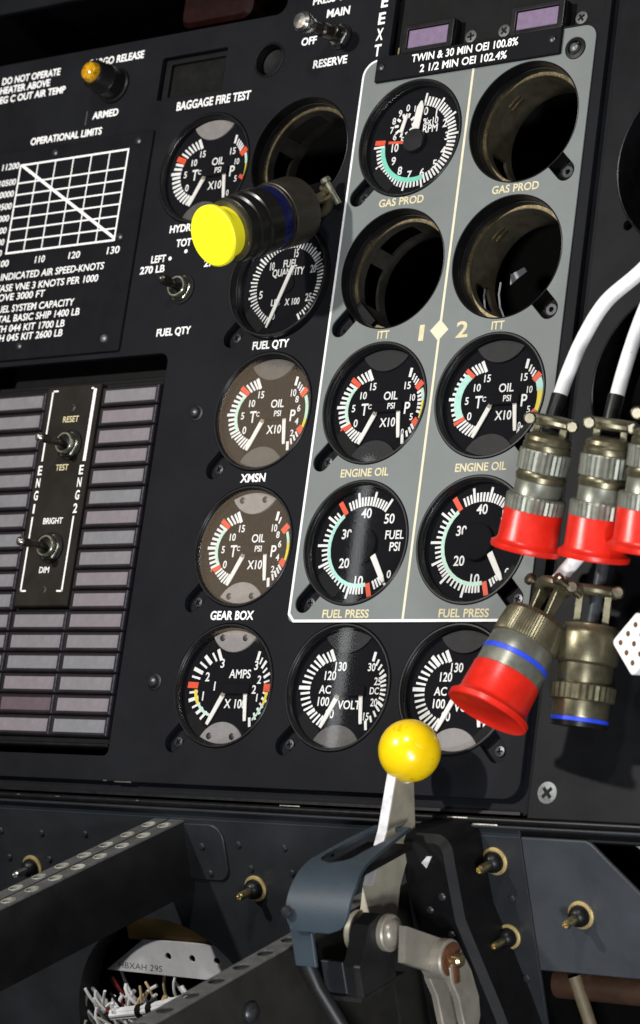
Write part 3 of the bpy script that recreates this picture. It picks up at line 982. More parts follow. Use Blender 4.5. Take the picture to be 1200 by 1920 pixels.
def pointer(parent, a, b, w0, w1, z, root=True, m='pointer'):
    a, b = Vector(a), Vector(b)
    d = (b - a).normalized()
    n = Vector((-d.y, d.x))
    q = [a - n * w0 / 2, a + (b - a) * 0.82 - n * w0 * 0.44, b - n * w1 / 2, b + n * w1 / 2, a + (b - a) * 0.82 + n * w0 * 0.44, a + n * w0 / 2]
    ob = MB().prism([(p.x * U, p.y * U) for p in q], z, z + 0.45, None, 0.12).build('pointer', M[m], parent, 20)
    if root:
        c = a - d * 0.06
        q = [c - n * w0 * 0.4, a + d * 0.03 - n * w0 * 0.42, a + d * 0.03 + n * w0 * 0.42, c + n * w0 * 0.4]
        MB().prism([(p.x * U, p.y * U) for p in q], z - 0.05, z + 0.47).build('pointer_root', M['pointer_root'], ob, 0)
    return ob


def words(parent, items, m='white', name='numerals'):
    mb = MB()
    for it in items:
        s, x, y, cap = it[:4]
        put_text(mb, s, x * U, y * U, cap * U, DZ + (1.28 if s == 'PSI' and cap < 0.1 else 0.02), None, 'C', squeeze=it[4] if len(it) > 4 else 0.92, bold=0.016, thick=0.1)
    return mb.build(name, M[m], parent, 0)


LPIV, LC, LR = (0.0, 0.0), (-0.22, 0.0), 0.625
RPIV, RC, RR = (0.42, 0.0), (0.13, -0.02), 0.73


def dual_gauge(key, label, left, right, larcs, rarcs, texts, covers, p1=((-0.08, -0.13), (-0.335, -0.615)), p2=((0.375, -0.10), (0.435, -0.545)), holes=True, bridge='hub'):
    t = gauge_shell('gauge', key, label)
    inks = {}
    scale_marks(left, LPIV, LC, LR, 0.20, inks, DZ, larcs)
    scale_marks(right, RPIV, RC, RR, 0.15, inks, DZ, rarcs)
    for ink, mb in inks.items():
        mb.build(INKNAME[ink], M[ink], t, 0)
    words(t, texts)
    MB().prism(rrect(-0.10 * U, 0.44 * U, -0.115 * U, 0.055 * U, 1.0, 3), DZ, DZ + 1.3, None, 0.3).build('pointer_bridge', M['dial'], t, 25)
    pointer(t, p1[0], p1[1], 0.085, 0.055, DZ + 0.7)
    pointer(t, p2[0], p2[1], 0.07, 0.05, DZ + 0.7)
    cover_plate(t, 1, covers[0], holes)
    cover_plate(t, -1, covers[1], holes)
    return t


def spread(a0, a1, n, w, k=1.0, ink='white', skip=()):
    return [(a0 + (a1 - a0) * i / (n - 1), w, k, ink) for i in range(n) if i not in skip]


OIL_L = ([(118, 0.062, 1.0, 'white')] + spread(124, 136, 3, 0.036, 0.92) + [(143, 0.085, 1.08, 'red_ink')] + spread(149, 203, 10, 0.042, 0.92)
         + [(178.5, 0.05, 1.12, 'white'), (208, 0.075, 1.06, 'red_ink')] + spread(213.5, 239, 6, 0.036, 0.95))
OIL_R = ([(81, 0.05, 1.0, 'white')] + spread(72, 58, 3, 0.028, 0.75) + [(47, 0.10, 1.05, 'red_ink')] + spread(34, -22, 6, 0.04, 0.8)
         + [(-45, 0.11, 1.0, 'red_ink')] + spread(-56, -72, 3, 0.04, 0.7) + [(-82, 0.055, 1.0, 'white')])
OIL_T = [("15", -0.20, 0.335, 0.115), ("10", -0.37, 0.195, 0.115), ("5", -0.535, -0.01, 0.115), ("0", -0.455, -0.26, 0.12), ("-", -0.31, -0.42, 0.12),
         ("T", -0.315, -0.04, 0.19, 0.8), ("C", -0.215, 0.0, 0.075), ("OIL", 0.17, 0.165, 0.13), ("PSI", 0.235, -0.02, 0.095), ("X10", 0.17, -0.275, 0.14, 0.85), ("P", 0.52, -0.055, 0.185, 0.85)]
OIL_RT = [("15", 0.475, 0.315, 0.115), ("10", 0.60, 0.11, 0.105, 0.8), ("5", 0.62, -0.205, 0.105), ("0", 0.485, -0.45, 0.10, 0.8)]
TEN_RT = [("10", 0.475, 0.33, 0.115, 0.8), ("8", 0.565, 0.215, 0.105), ("6", 0.63, 0.06, 0.105), ("4", 0.62, -0.16, 0.105), ("2", 0.555, -0.355, 0.105)]
ARC_GRL = [(149, 203, 0.14, 0.20, 'green_ink')]

dual_gauge('hyd', 'OIL gauge below the dead display, its lower edge behind the yellow cap',
           [(118, 0.06, 1.0, 'white')] + spread(125, 150, 5, 0.036, 0.92) + [(158, 0.10, 1.05, 'red_ink')] + spread(165, 240, 13, 0.045, 0.92) + [(178, 0.055, 1.1, 'white')],
           [(81, 0.045, 1.0, 'white')] + spread(73, 55, 4, 0.03, 0.8) + [(43, 0.11, 1.05, 'red_ink'), (-30, 0.07, 0.9, 'red_ink')],
           [], [(35, 8, 0.02, 0.07, 'green_ink'), (8, -25, 0.02, 0.06, 'yellow_ink')],
           OIL_T + OIL_RT, ('cover_grey', 'cover_mid'), holes=False)
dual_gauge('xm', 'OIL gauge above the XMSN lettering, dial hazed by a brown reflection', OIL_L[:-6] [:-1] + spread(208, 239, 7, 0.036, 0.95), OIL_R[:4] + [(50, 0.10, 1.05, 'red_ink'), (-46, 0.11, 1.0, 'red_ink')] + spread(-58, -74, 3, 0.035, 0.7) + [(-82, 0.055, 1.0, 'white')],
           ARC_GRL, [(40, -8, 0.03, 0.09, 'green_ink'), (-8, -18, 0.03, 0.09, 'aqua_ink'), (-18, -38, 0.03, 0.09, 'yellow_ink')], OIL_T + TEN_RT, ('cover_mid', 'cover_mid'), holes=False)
dual_gauge('gb', 'OIL gauge above the GEAR BOX lettering with grey dial covers', OIL_L, OIL_R[:2] + [(48, 0.11, 1.05, 'red_ink'), (-38, 0.11, 1.0, 'red_ink')] + spread(-50, -72, 4, 0.035, 0.75) + [(-82, 0.055, 1.0, 'white')],
           ARC_GRL, [(38, 12, 0.03, 0.08, 'green_ink'), (12, -30, 0.03, 0.08, 'yellow_ink')], OIL_T + TEN_RT, ('cover_grey', 'cover_grey'))
dual_gauge('oil1', 'black OIL gauge above the left ENGINE OIL lettering', OIL_L, OIL_R, ARC_GRL, [(36, 8, 0.02, 0.075, 'green_ink'), (8, -34, 0.02, 0.075, 'yellow_ink')],
           OIL_T + OIL_RT, ('cover_dark', 'cover_dark'), holes=False)
dual_gauge('oil2', 'black OIL gauge with wide aqua arc above the right ENGINE OIL lettering',
           [(118, 0.055, 1.0, 'white')] + spread(124, 134, 3, 0.036, 0.92) + [(141, 0.07, 1.0, 'red_ink')] + spread(147, 203, 10, 0.042, 0.92) + [(178, 0.05, 1.15, 'white'), (208, 0.06, 1.04, 'red_ink')] + spread(213, 239, 6, 0.036, 0.95),
           OIL_R[:4] + [(47, 0.10, 1.05, 'red_ink'), (-42, 0.10, 1.0, 'red_ink'), (-76, 0.04, 0.8, 'white'), (-84, 0.05, 1.0, 'white')],
           [(144, 204, 0.075, 0.20, 'aqua_ink')], [(40, 14, 0.0, 0.12, 'aqua_ink'), (14, -34, 0.0, 0.11, 'yellow_ink')],
           OIL_T + OIL_RT, ('cover_dark', 'cover_dark'), holes=False)
AMP_L = ([(118, 0.06, 1.0, 'white'), (128, 0.036, 0.85, 'white'), (139, 0.065, 1.0, 'white'), (149, 0.036, 0.9, 'white'), (159, 0.062, 1.05, 'white'), (168, 0.036, 0.9, 'white'),
          (178, 0.10, 1.08, 'red_ink'), (187, 0.036, 0.85, 'white'), (196, 0.06, 1.0, 'white'), (206, 0.036, 0.85, 'white'), (216, 0.06, 0.98, 'white'), (226, 0.045, 0.9, 'white'), (238, 0.04, 0.9, 'white')])
AMP_R = ([(79, 0.05, 1.0, 'white'), (69, 0.03, 0.75, 'white'), (58, 0.045, 0.95, 'white'), (46, 0.03, 0.7, 'white'), (32, 0.045, 0.9, 'white'), (17, 0.03, 0.75, 'white'), (0, 0.13, 1.0, 'red_ink'),
          (-15, 0.03, 0.7, 'white'), (-30, 0.045, 0.85, 'white'), (-44, 0.03, 0.7, 'white'), (-56, 0.045, 0.8, 'white'), (-68, 0.035, 0.8, 'white'), (-80, 0.05, 1.0, 'white')])
dual_gauge('am', 'AMPS gauge with two light grey dial covers', AMP_L, AMP_R, [(184, 204, 0.13, 0.19, 'yellow_ink'), (204, 236, 0.14, 0.19, 'green_ink')],
           [(-8, -40, 0.05, 0.10, 'yellow_ink'), (-40, -75, 0.06, 0.10, 'green_ink')],
           [("3", -0.20, 0.39, 0.14), ("2", -0.475, 0.165, 0.14), ("1", -0.30, 0.015, 0.14), ("1", -0.515, -0.15, 0.14), ("AMPS", 0.19, 0.22, 0.135), ("X 100", 0.17, -0.265, 0.14, 0.85),
            ("3", 0.50, 0.36, 0.14), ("2", 0.60, 0.13, 0.125), ("2", 0.52, -0.03, 0.13), ("1", 0.60, -0.16, 0.12)], ('cover_grey', 'cover_grey'))
VOLT_T = [("130", -0.10, 0.355, 0.135, 0.85), ("120", -0.28, 0.21, 0.135, 0.85), ("AC", -0.35, -0.01, 0.125), ("100", -0.35, -0.20, 0.135, 0.85), ("90", -0.20, -0.39, 0.135, 0.85), ("VOLT", 0.15, -0.245, 0.13, 0.9),
          ("30", 0.495, 0.35, 0.12, 0.85), ("25", 0.64, 0.13, 0.115, 0.8), ("DC", 0.60, -0.02, 0.105, 0.8), ("20", 0.62, -0.20, 0.115, 0.8), ("15", 0.505, -0.42, 0.115, 0.8)]
VOLT_L = spread(118, 240, 19, 0.036, 0.9) + [(118, 0.06, 1.0, 'white'), (138.3, 0.065, 1.05, 'white'), (179, 0.06, 1.1, 'white'), (213, 0.06, 1.0, 'white'), (240, 0.06, 1.0, 'white')]
VOLT_R = spread(79, -80, 15, 0.035, 0.7) + [(79, 0.05, 1.0, 'white'), (33, 0.05, 0.8, 'white'), (-35, 0.05, 0.8, 'white'), (-80, 0.05, 1.0, 'white')]
dual_gauge('v1', 'AC and DC VOLT gauge fully visible between the AMPS gauge and yellow knob', VOLT_L, VOLT_R, [], [], VOLT_T, ('cover_dark', 'cover_mid'), holes=False, bridge='cover_dark')
dual_gauge('v2', 'AC VOLT gauge half hidden behind the red capped connector and yellow knob', VOLT_L, VOLT_R, [], [], VOLT_T, ('cover_dark', 'cover_grey'), holes=False)


def fuel_press(key, label):
    t = gauge_shell('gauge', key, label)
    inks = {}
    maj = [57, 80, 103, 147, 179, 203, 226, 257, 310]
    marks = [(a, 0.042, 1.0, 'white') for a in maj]
    for a0, a1, n in ((57, 80, 5), (80, 103, 5), (103, 122, 4), (132, 147, 3), (147, 179, 5), (179, 203, 4), (203, 226, 5), (226, 257, 5), (257, 283, 6), (292, 310, 4)):
        for i in range(1, n):
            marks.append((a0 + (a1 - a0) * i / n, 0.034, 0.62, 'white'))
    marks += [(127, 0.085, 1.05, 'red_ink'), (287.5, 0.085, 0.95, 'red_ink')]
    scale_marks(marks, (0, 0), (0, 0), 0.875, 0.235, inks, DZ, [(131, 284, 0.195, 0.258, 'aqua_ink' if key == 'fp1' else 'green_ink')])
    for ink, mb in inks.items():
        mb.build(INKNAME[ink], M[ink], t, 0)
    words(t, [("40", 0.0, 0.52, 0.15), ("50", 0.46, 0.42, 0.15), ("30", -0.33, 0.19, 0.15), ("20", -0.31, -0.28, 0.15), ("10", 0.02, -0.57, 0.15), ("FUEL", 0.60, 0.16, 0.135, 0.85), ("PSI", 0.63, -0.03, 0.135, 0.9), ("0", 0.585, -0.47, 0.12)])
    pointer(t, (0.25, -0.17), (0.515, -0.60), 0.105, 0.05, DZ + 0.7, False)
    MB().lathe([(8.2, DZ), (8.2, DZ + 1.6), (7.8, DZ + 2.1), (0.05, DZ + 2.2)], 48).build('hub_cover', M['dial'], t)
    return t


fuel_press('fp1', 'FUEL PSI gauge fully visible above the left FUEL PRESS lettering')
fuel_press('fp2', 'FUEL PSI gauge partly behind the red capped connectors')

# gas producer gauge
t = gauge_shell('gauge', 'gp1', 'percent RPM gauge with small sub-dial and aqua arc')
inks = {}
marks = []
for i in range(51):
    a = 83 - 262.0 * i / 50
    marks.append((a, 0.036, 1.0 if i % 5 == 0 else 0.74, 'white'))
marks.append((175, 0.085, 0.95, 'red_ink'))
scale_marks(marks, (0, 0), (0, 0), 0.84, 0.215, inks, DZ, [(-70, -178, 0.145, 0.225, 'teal_ink')])
tick(inks['red_ink'], (0, 0), 175, 0.16, 0.56, 0.045, DZ + 0.05)
for i in range(10):
    tick(inks['white'], (-0.265, 0.32), 108 - 36 * i, 0.13, 0.21, 0.045, DZ + 0.03)
for ink, mb in inks.items():
    mb.build(INKNAME[ink], M[ink], t, 0)
words(t, [("0", 0.12, 0.52, 0.13), ("1", 0.335, 0.46, 0.135), ("2", 0.53, 0.26, 0.135), ("3", 0.60, 0.03, 0.135), ("4", 0.565, -0.22, 0.135), ("5", 0.43, -0.43, 0.135), ("6", 0.20, -0.55, 0.135),
          ("7", -0.05, -0.565, 0.135), ("8", -0.25, -0.47, 0.135), ("9", -0.405, -0.285, 0.135), ("10", -0.41, -0.055, 0.135, 0.85), ("%x10", 0.24, 0.335, 0.11, 0.85), ("RPM", 0.25, 0.205, 0.13, 0.85),
          ("0", -0.25, 0.62, 0.11), ("9", -0.395, 0.545, 0.11), ("8", -0.50, 0.42, 0.11), ("7", -0.52, 0.265, 0.11), ("6", -0.445, 0.14, 0.11), ("5", -0.285, 0.06, 0.11), ("1", -0.11, 0.59, 0.10)])
pointer(t, (-0.315, 0.19), (-0.235, 0.51), 0.075, 0.02, DZ + 0.6, False)
pointer(t, (-0.03, 0.10), (0.045, 0.69), 0.15, 0.03, DZ + 1.2, False)
MB().lathe([(5.6, DZ), (5.6, DZ + 2.4), (5.2, DZ + 2.8), (0.05, DZ + 2.9)], 40).build('hub_cover', M['hub'], t)

# fuel quantity gauge
t = gauge_shell('gauge', 'fq', 'FUEL QUANTITY gauge with one long white needle under the connector', bez=3.2)
inks = {}
marks = []
for i in range(61):
    v = i / 2.0
    a = -113 - (v / 5.0) * 52.2
    if v > 20:
        a = -113 - 4 * 52.2 - (v - 20) / 5.0 * 49
    if v > 27.5 and i % 2:
        marks.append((a, 0.022, 0.35, 'white'))
        continue
    marks.append((a, 0.036 if i % 10 == 0 else 0.026, 1.0 if i % 10 == 0 else (0.9 if i % 2 == 0 else 0.75), 'white'))
scale_marks(marks, (0.0, 0.0), (0, 0), 0.80, 0.17, inks, DZ)
for ink, mb in inks.items():
    mb.build(INKNAME[ink], M[ink], t, 0)
words(t, [("15", 0.12, 0.53, 0.14, 0.55), ("10", -0.36, 0.34, 0.13, 0.6), ("5", -0.52, -0.15, 0.13), ("20", 0.52, 0.22, 0.13, 0.65), ("25", 0.50, -0.27, 0.13, 0.7), ("0", -0.19, -0.55, 0.11),
          ("FUEL", 0.02, 0.36, 0.125, 0.75), ("QUANTITY", 0.0, 0.21, 0.125, 0.72), ("LBS", -0.18, -0.31, 0.11, 0.8), ("X 100", 0.17, -0.32, 0.11, 0.75)])
pointer(t, (0.115, 0.30), (-0.28, -0.745), 0.075, 0.04, DZ + 0.9, False)
MB().lathe([(4.6, DZ), (4.6, DZ + 0.8), (0.05, DZ + 0.85)], 32).build('hub_cover', M['dial'], t)


# ------------------------------------------------------------------ vacant instrument clamps
def vacant(key, label, windows, m, edge):
    x, y, tab = GAUGES[key]
    t = on_panel('instrument_clamp', x, y)
    tag(t, label, 'instrument clamp', 'empty instrument clamps in the panel')
    f = 0.6 if key in PLATE else -0.2
    MB().lathe([(28.2, -10), (28.2, f), (27.8, f + 0.2), (27.5, -3.0), (27.5, -9)], 72, None, False, False).build('collar', M['bezel'], t)
    MB().lathe([(27.6, -5.0), (27.0, -5.0), (26.8, -6.2), (26.8, -9.0)], 72, None, False, False).build('spring_ring', M['hub'], t)
    # slotted band: hoops and webs between the windows
    R1, R2 = 26.6, 25.1
    bd = MB()

    def arc_piece(a0, a1, z0, z1):
        n = max(2, int(abs(a1 - a0) / 5))
        for i in range(n):
            t0, t1 = math.radians(a0 + (a1 - a0) * i / n), math.radians(a0 + (a1 - a0) * (i + 1) / n)
            vs = [(r * math.cos(a), r * math.sin(a), z) for z in (z0, z1) for r, a in ((R2, t0), (R1, t0), (R1, t1), (R2, t1))]
            bd.add(vs, [(3, 2, 1, 0), (4, 5, 6, 7), (0, 1, 5, 4), (1, 2, 6, 5), (2, 3, 7, 6), (3, 0, 4, 7)])
    arc_piece(0, 360, -13, -8.5)
    arc_piece(0, 360, -29, -24)
    edges = sorted(windows)
    for i in range(len(edges)):
        a_end = edges[i][1]
        nxt = edges[(i + 1) % len(edges)][0] + (360 if i == len(edges) - 1 else 0)
        arc_piece(a_end, nxt, -24, -13)
    band = bd.build('slotted_band', M[m], t, 30)
    rim = MB()
    rim.lathe([(26.9, -9.2), (26.8, -8.2), (25.3, -8.2), (25.05, -9.2)], 72, None, False, False)
    rim.build('band_rim', M[edge], band)
    rim2 = MB().lathe([(26.7, -28.6), (26.6, -29.3), (25.2, -29.3), (25.05, -28.6)], 72, None, False, False).build('rear_rim', M[edge], band)
    if m == 'ring_bronze':
        for z in (-15.5, -18.5):
            rb = MB()
            for i in range(5):
                a0, a1 = math.radians(126 + i * 3.2), math.radians(129.2 + i * 3.2)
                vs_ = [(r * math.cos(a), r * math.sin(a), zz) for zz in (z - 0.6, z + 0.6) for r, a in ((24.4, a0), (25.2, a0), (25.2, a1), (24.4, a1))]
                rb.add(vs_, [(3, 2, 1, 0), (4, 5, 6, 7), (0, 1, 5, 4), (1, 2, 6, 5), (2, 3, 7, 6), (3, 0, 4, 7)])
            rb.build('band_rib', M['ring_edge'], band, 30)
        MB().lathe([(3.6, -26), (3.6, -6), (3.0, -5.0), (1.6, -5.0)], 20, Matrix.Translation((21.0, -21.0, 0))).build('clamp_barrel', M['rubber'], t)
    if tab is not None:
        ex, ey = 36.0 * math.cos(math.radians(tab)), 36.0 * math.sin(math.radians(tab))
        T = Matrix.Translation((ex * 0.86, ey * 0.86, 0)) @ Matrix.Rotation(math.radians(tab), 4, 'Z')
        c = MB().box(-8, 12, -7, 7, -9, -6, T).build('clamp_tab', M['black'], t, 0)
        right = tab > -90
        MB().lathe([(3.2, -6.2), (3.2, -3.0 if right else -4.6), (2.6, -2.4 if right else -4.0), (1.2, -2.4 if right else -4.0), (1.0, -4.5)], 20,
                   Matrix.Translation((ex * 0.97, ey * 0.97, 0))).build('clamp_screw', M['screw' if right else 'black'], c)
    return t


W4 = [(20, 70), (95, 140), (158, 205), (232, 290), (305, 345)]
vacant('gp2', 'empty instrument clamp hole at the upper right of the grey plate, above GAS PROD', [(25, 60), (195, 245), (275, 330)], 'ring_bronze', 'ring_edge')
vacant('itt1', 'empty instrument clamp hole below the RPM gauge, left of the cream divider', W4, 'ring_dark', 'ring_edge')
vacant('itt2', 'empty instrument clamp hole right of the cream divider, above the aqua arc OIL gauge', [(40, 75), (190, 225), (270, 330)], 'ring_bronze', 'ring_edge')
va = vacant('vacant_a', 'empty instrument clamp hole in the black panel behind the yellow capped connector', W4, 'ring_dark', 'ring_edge')

# things seen inside the vacant holes
t = on_panel('data_tag', 61, 122, -50)
tag(t, 'pale paper tag seen deep inside the lower right empty clamp', 'tag')
MB().prism([(-3.5, -4.5), (-2.0, -3.0), (4.5, 1.5), (3.0, 3.6), (-4.0, 0.5)], 0, 0.5).build('tag_sheet', M['bracket'], t, 0)
t = frame('thin_wire', (0, 0, 0), EX, EU, EN)
tag(t, 'two thin pale wires inside the lower right empty clamp', 'wire')
for k in range(2):
    MB().tube([(60 + 8 * k, 110, -27), (60.5 + 8 * k, 104, -26), (62 + 8 * k, 98, -26), (65 + 8 * k, 91, -28)], 0.45, 8).build('wire_strand', M['bracket'], t)


# ------------------------------------------------------------------ circular connectors
def ring(mb, prof, n=48, rip=None):
    mb.lathe(prof, n, None, True, True, rip)


def connector(label, front, axis, secs, group='loose circular connectors', roll=EX, clamp=None, cap=None, name='cable_connector'):
    """z runs from the mating face (0) backwards; secs: (part, material, profile, flutes)"""
    ax = -Vector(axis)
    t = along(name, front, ax, roll)
    tag(t, label, 'connector', group)
    for part, m, prof, fl in secs:
        mb = MB()
        if fl:
            mb.lathe(prof, fl[0], None, True, True, (fl[1], 1, len(prof) - 2))
        else:
            mb.lathe(prof, 48)
        mb.build(part, M[m], t, 25 if fl else 35)
    if clamp:
        z0, z1, w, r = clamp
        for s in (-1, 1):
            arm = MB()
            arm.prism([(-1.6, z0), (1.6, z0), (2.6, z1), (-2.6, z1)], s * w * 0.62 - 1.4, s * w * 0.62 + 1.4, Matrix.Rotation(math.pi / 2, 4, 'X') @ Matrix.Scale(1, 4) if False else Matrix(((0, 0, 1, 0), (1, 0, 0, 0), (0, 1, 0, 0), (0, 0, 0, 1))), 0.3)
            arm.build('clamp_arm', M['olive'], t, 25)
        for s in (-1, 1):
            sd = MB()
            pts = []
            for i in range(9):
                u = -w + 2 * w * i / 8
                pts.append((u, s * (2.0 + r * max(0.0, 1 - (u / (w * 0.7)) ** 2)), z1 + 1.5))
            sd.tube(pts, 2.3, 10)
            sd.build('clamp_saddle', M['olive'], t)
        for s in (-1, 1):
            scr = MB()
            T = Matrix.Translation((s * w, 0, z1 + 1.5)) @ Matrix.Rotation(math.pi / 2, 4, 'X')
            scr.lathe([(1.5, -6.5), (1.5, 5.0), (2.5, 5.0), (2.5, 6.6), (1.9, 7.2)], 16, T)
            scr.build('clamp_screw', M['olive_bright' if cap is None else 'nut_silver'], t)
    return t


# yellow capped connector drooping out of the empty clamp
connector('black cable connector with yellow plastic cap poking out of the panel', (-26.6, -62.0, 109.8), (-0.126, -0.843, -0.524), [
    ('end_cap', 'yellow_cap', [(13.2, 0.0), (13.9, 0.6), (13.9, 2.2), (13.0, 2.8), (11.6, 3.2), (11.4, 12.0)], None),
    ('coupling_lip', 'olive', [(12.0, 9.0), (13.6, 9.2), (14.0, 10.2), (13.8, 11.6)], None),
    ('coupling_ring', 'olive_dark', [(13.4, 11.0), (14.6, 11.6), (14.8, 14.6), (13.9, 15.2), (13.9, 16.6), (15.0, 17.2), (15.2, 21.0), (14.4, 21.8), (14.4, 22.8), (15.4, 23.4), (15.4, 31.0), (14.8, 31.6)], None),
    ('colour_band', 'navy_band', [(14.5, 31.0), (14.7, 31.4), (14.7, 37.2), (14.4, 37.6)], None),
    ('band_ring', 'toggle', [(14.3, 37.4), (15.3, 37.8), (15.3, 39.0), (14.8, 39.4)], None),
    ('back_shell', 'olive_brown', [(14.6, 39.0), (15.6, 39.6), (15.8, 52.0), (15.0, 55.0), (13.0, 56.5), (10.0, 57.0)], None)],
    clamp=(56, 69, 10.0, 3.0), roll=(0.9, -0.2, 0.35), cap='yellow')
cable = frame('thin_cable', (0, 0, 0), EX, EU, EN)
tag(cable, 'dark cable running from the yellow capped connector into the panel hole', 'cable')
MB().tube([(-18.4, 146.5, 12), (-17.5, 152, 3), (-18, 157, -8), (-22, 162, -25), (-30, 168, -60)], 4.0, 12).build('cable_jacket', M['rubber'], cable)


def red_conn(label, front, axis, k=1.0, m1='olive', roll=EX):
    return connector(label, front, axis, [
        ('end_cap', 'red_cap', [(12.2, 0.2), (13.9, 0.0), (14.3, 0.8), (14.2, 2.2), (12.6, 3.2), (12.0, 4.4), (11.8, 16.0), (11.4, 16.6)], None),
        ('coupling_ring', 'olive_grey', [(11.0, 16.0), (12.0, 16.4), (12.1, 21.6), (11.4, 22.4)], (72, 0.45)),
        ('shell_body', 'olive_grey', [(10.0, 22.0), (9.6, 22.6), (9.6, 28.0), (9.3, 28.4)], None),
        ('shell_groove', m1, [(9.0, 28.0), (9.8, 28.4), (10.2, 30.4), (9.4, 31.6), (9.4, 32.4)], None),
        ('knurled_ring', 'olive_grey', [(9.6, 32.0), (10.4, 32.4), (10.5, 40.0), (10.0, 40.6)], (60, 0.5)),
        ('back_shell', m1, [(9.2, 40.2), (9.7, 41.0), (9.6, 43.0), (9.0, 43.6), (9.4, 44.6), (9.0, 46.0), (6.5, 47.5)], None)],
        clamp=(46, 51, 8.5, 1.4), roll=roll)


red_conn('red capped connector in front of the right FUEL PSI gauge, leftmost of the upper row', (141.7, -38.0, -30.8), (-0.255, 0.223, -0.941), roll=(0.9, 0.5, 0))
red_conn('red capped connector in the middle of the upper row, beside the grey plate', (174.9, -40.0, -35.1), (-0.191, 0.25, -0.949), roll=(0.9, 0.5, 0))
red_conn('red capped connector cut off by the right edge of the picture', (200.4, -46.0, -34.4), (-0.18, 0.259, -0.949), roll=(0.9, 0.5, 0))
# large red capped connector tilted towards the viewer
connector('big tilted connector with red cap and blue stripe over the VOLT gauge', (139.4, -48.0, -98.4), (-0.231, -0.286, -0.93), [
    ('end_cap', 'red_cap', [(12.2, 1.6), (15.2, 0.6), (16.3, 0.0), (16.9, 0.5), (16.9, 2.4), (15.2, 3.6), (14.4, 5.2), (14.0, 17.0), (13.4, 17.6)], None),
    ('shell_body', 'olive_grey', [(13.0, 17.0), (13.7, 17.4), (13.6, 23.0), (13.3, 23.4)], None),
    ('colour_band', 'blue_band', [(13.3, 23.0), (13.75, 23.2), (13.7, 25.0), (13.3, 25.2)], None),
    ('shell_neck', 'olive_grey', [(13.2, 25.0), (13.5, 25.2), (13.2, 31.0), (12.6, 31.8)], None),
    ('back_shell', 'olive', [(12.4, 31.2), (13.4, 31.8), (13.6, 34.0), (12.9, 42.0), (11.6, 44.0), (8.5, 45.0)], (150, 0.22))],
    clamp=(44, 57, 10.0, 2.4), roll=(0.9, -0.3, 0.1))
# open khaki connector
connector('uncapped khaki connector with blue ring at its dark open end', (164.2, -20.0, -97.5), (-0.072, 0.096, -0.993), [
    ('mating_insert', 'black', [(9.6, 0.8), (9.8, 2.0)], None),
    ('shell_lip', 'olive_dark', [(10.2, -0.4), (11.3, -0.2), (11.4, 1.6), (11.0, 1.8)], None),
    ('colour_band', 'blue_band', [(11.1, 1.6), (11.5, 1.8), (11.5, 3.2), (11.1, 3.4)], None),
    ('shell_body', 'olive', [(11.0, 3.2), (11.2, 4.0), (11.2, 9.8), (10.8, 10.2)], None),
    ('knurled_ring', 'olive', [(11.6, 10.0), (12.9, 10.4), (13.0, 16.0), (12.2, 16.6)], (60, 0.55)),
    ('shell_neck', 'olive', [(10.8, 16.2), (11.0, 17.0), (11.0, 24.2), (10.8, 24.4)], None),
    ('back_shell', 'olive', [(10.6, 24.2), (12.2, 25.2), (12.6, 28.0), (12.4, 36.0), (11.6, 37.8), (10.8, 38.4), (10.2, 40.0), (7.0, 40.4)], None)],
    clamp=(40, 52, 9.0, 2.0), roll=(0.85, 0.5, 0.1))


def cable_obj(name, label, pts, r, m, cat='cable', group=None, extra=None):
    c = frame(name, (0, 0, 0), EX, Vector((0, 1, 0)), EU)
    tag(c, label, cat, group)
    # smooth the path
    P = [Vector(p) for p in pts]
    out = []
    for i in range(len(P) - 1):
        p0, p1, p2, p3 = P[max(i - 1, 0)], P[i], P[i + 1], P[min(i + 2, len(P) - 1)]
        for k in range(6):
            u = k / 6
            out.append(0.5 * ((2 * p1) + (-p0 + p2) * u + (2 * p0 - 5 * p1 + 4 * p2 - p3) * u * u + (-p0 + 3 * p1 - 3 * p2 + p3) * u ** 3))
    out.append(P[-1])
    MB().tube(out, r, 16).build('sleeve', M[m], c)
    if extra:
        MB().tube(extra[0], extra[1], 16).build('boot', M['rubber'], c)
    return c


cable_obj('sleeved_cable', 'white sleeved cable rising from the leftmost upper red connector', [(143.7, -30, 34.0), (147.0, -30, 46), (152.3, -30, 60), (161.5, -31, 74), (176.6, -32, 85), (197, -35, 100), (235, -42, 117)], 3.0, 'sleeve',
          group='white sleeved cables', extra=([(142.5, -32, 20), (143.0, -30.5, 29), (144.1, -30, 36)], 3.5))
cable_obj('sleeved_cable', 'white sleeved cable rising from the middle upper red connector', [(173.3, -34, 31), (175.3, -34, 42), (178.5, -34, 56), (184, -34.5, 72), (195, -37, 90), (223, -44, 114)], 2.95, 'sleeve',
          group='white sleeved cables', extra=([(171.6, -34, 18), (172.4, -34, 26), (173.4, -34, 33)], 3.4))
cable_obj('loose_wire', 'loose white wire coiled in the lower side panel cut-out', [(205, -6, 70), (186, -2, 62), (178, 4, 52), (184, 6, 40), (205, -2, 30)], 1.6, 'wire_white', 'wire')
cable_obj('tilted_cable', 'pale cable leaving the back of the big tilted connector', [(153.5, -31, -42), (157.5, -30, -36), (162, -28, -29), (169, -26, -21)], 3.0, 'sleeve', 'cable')
cable_obj('khaki_cable', 'dark blue grey cable leaving the back of the khaki connector', [(167.6, -24, -57), (168.6, -24, -45), (169.5, -24, -35), (170, -24, -20)], 2.6, 'console2', 'cable')
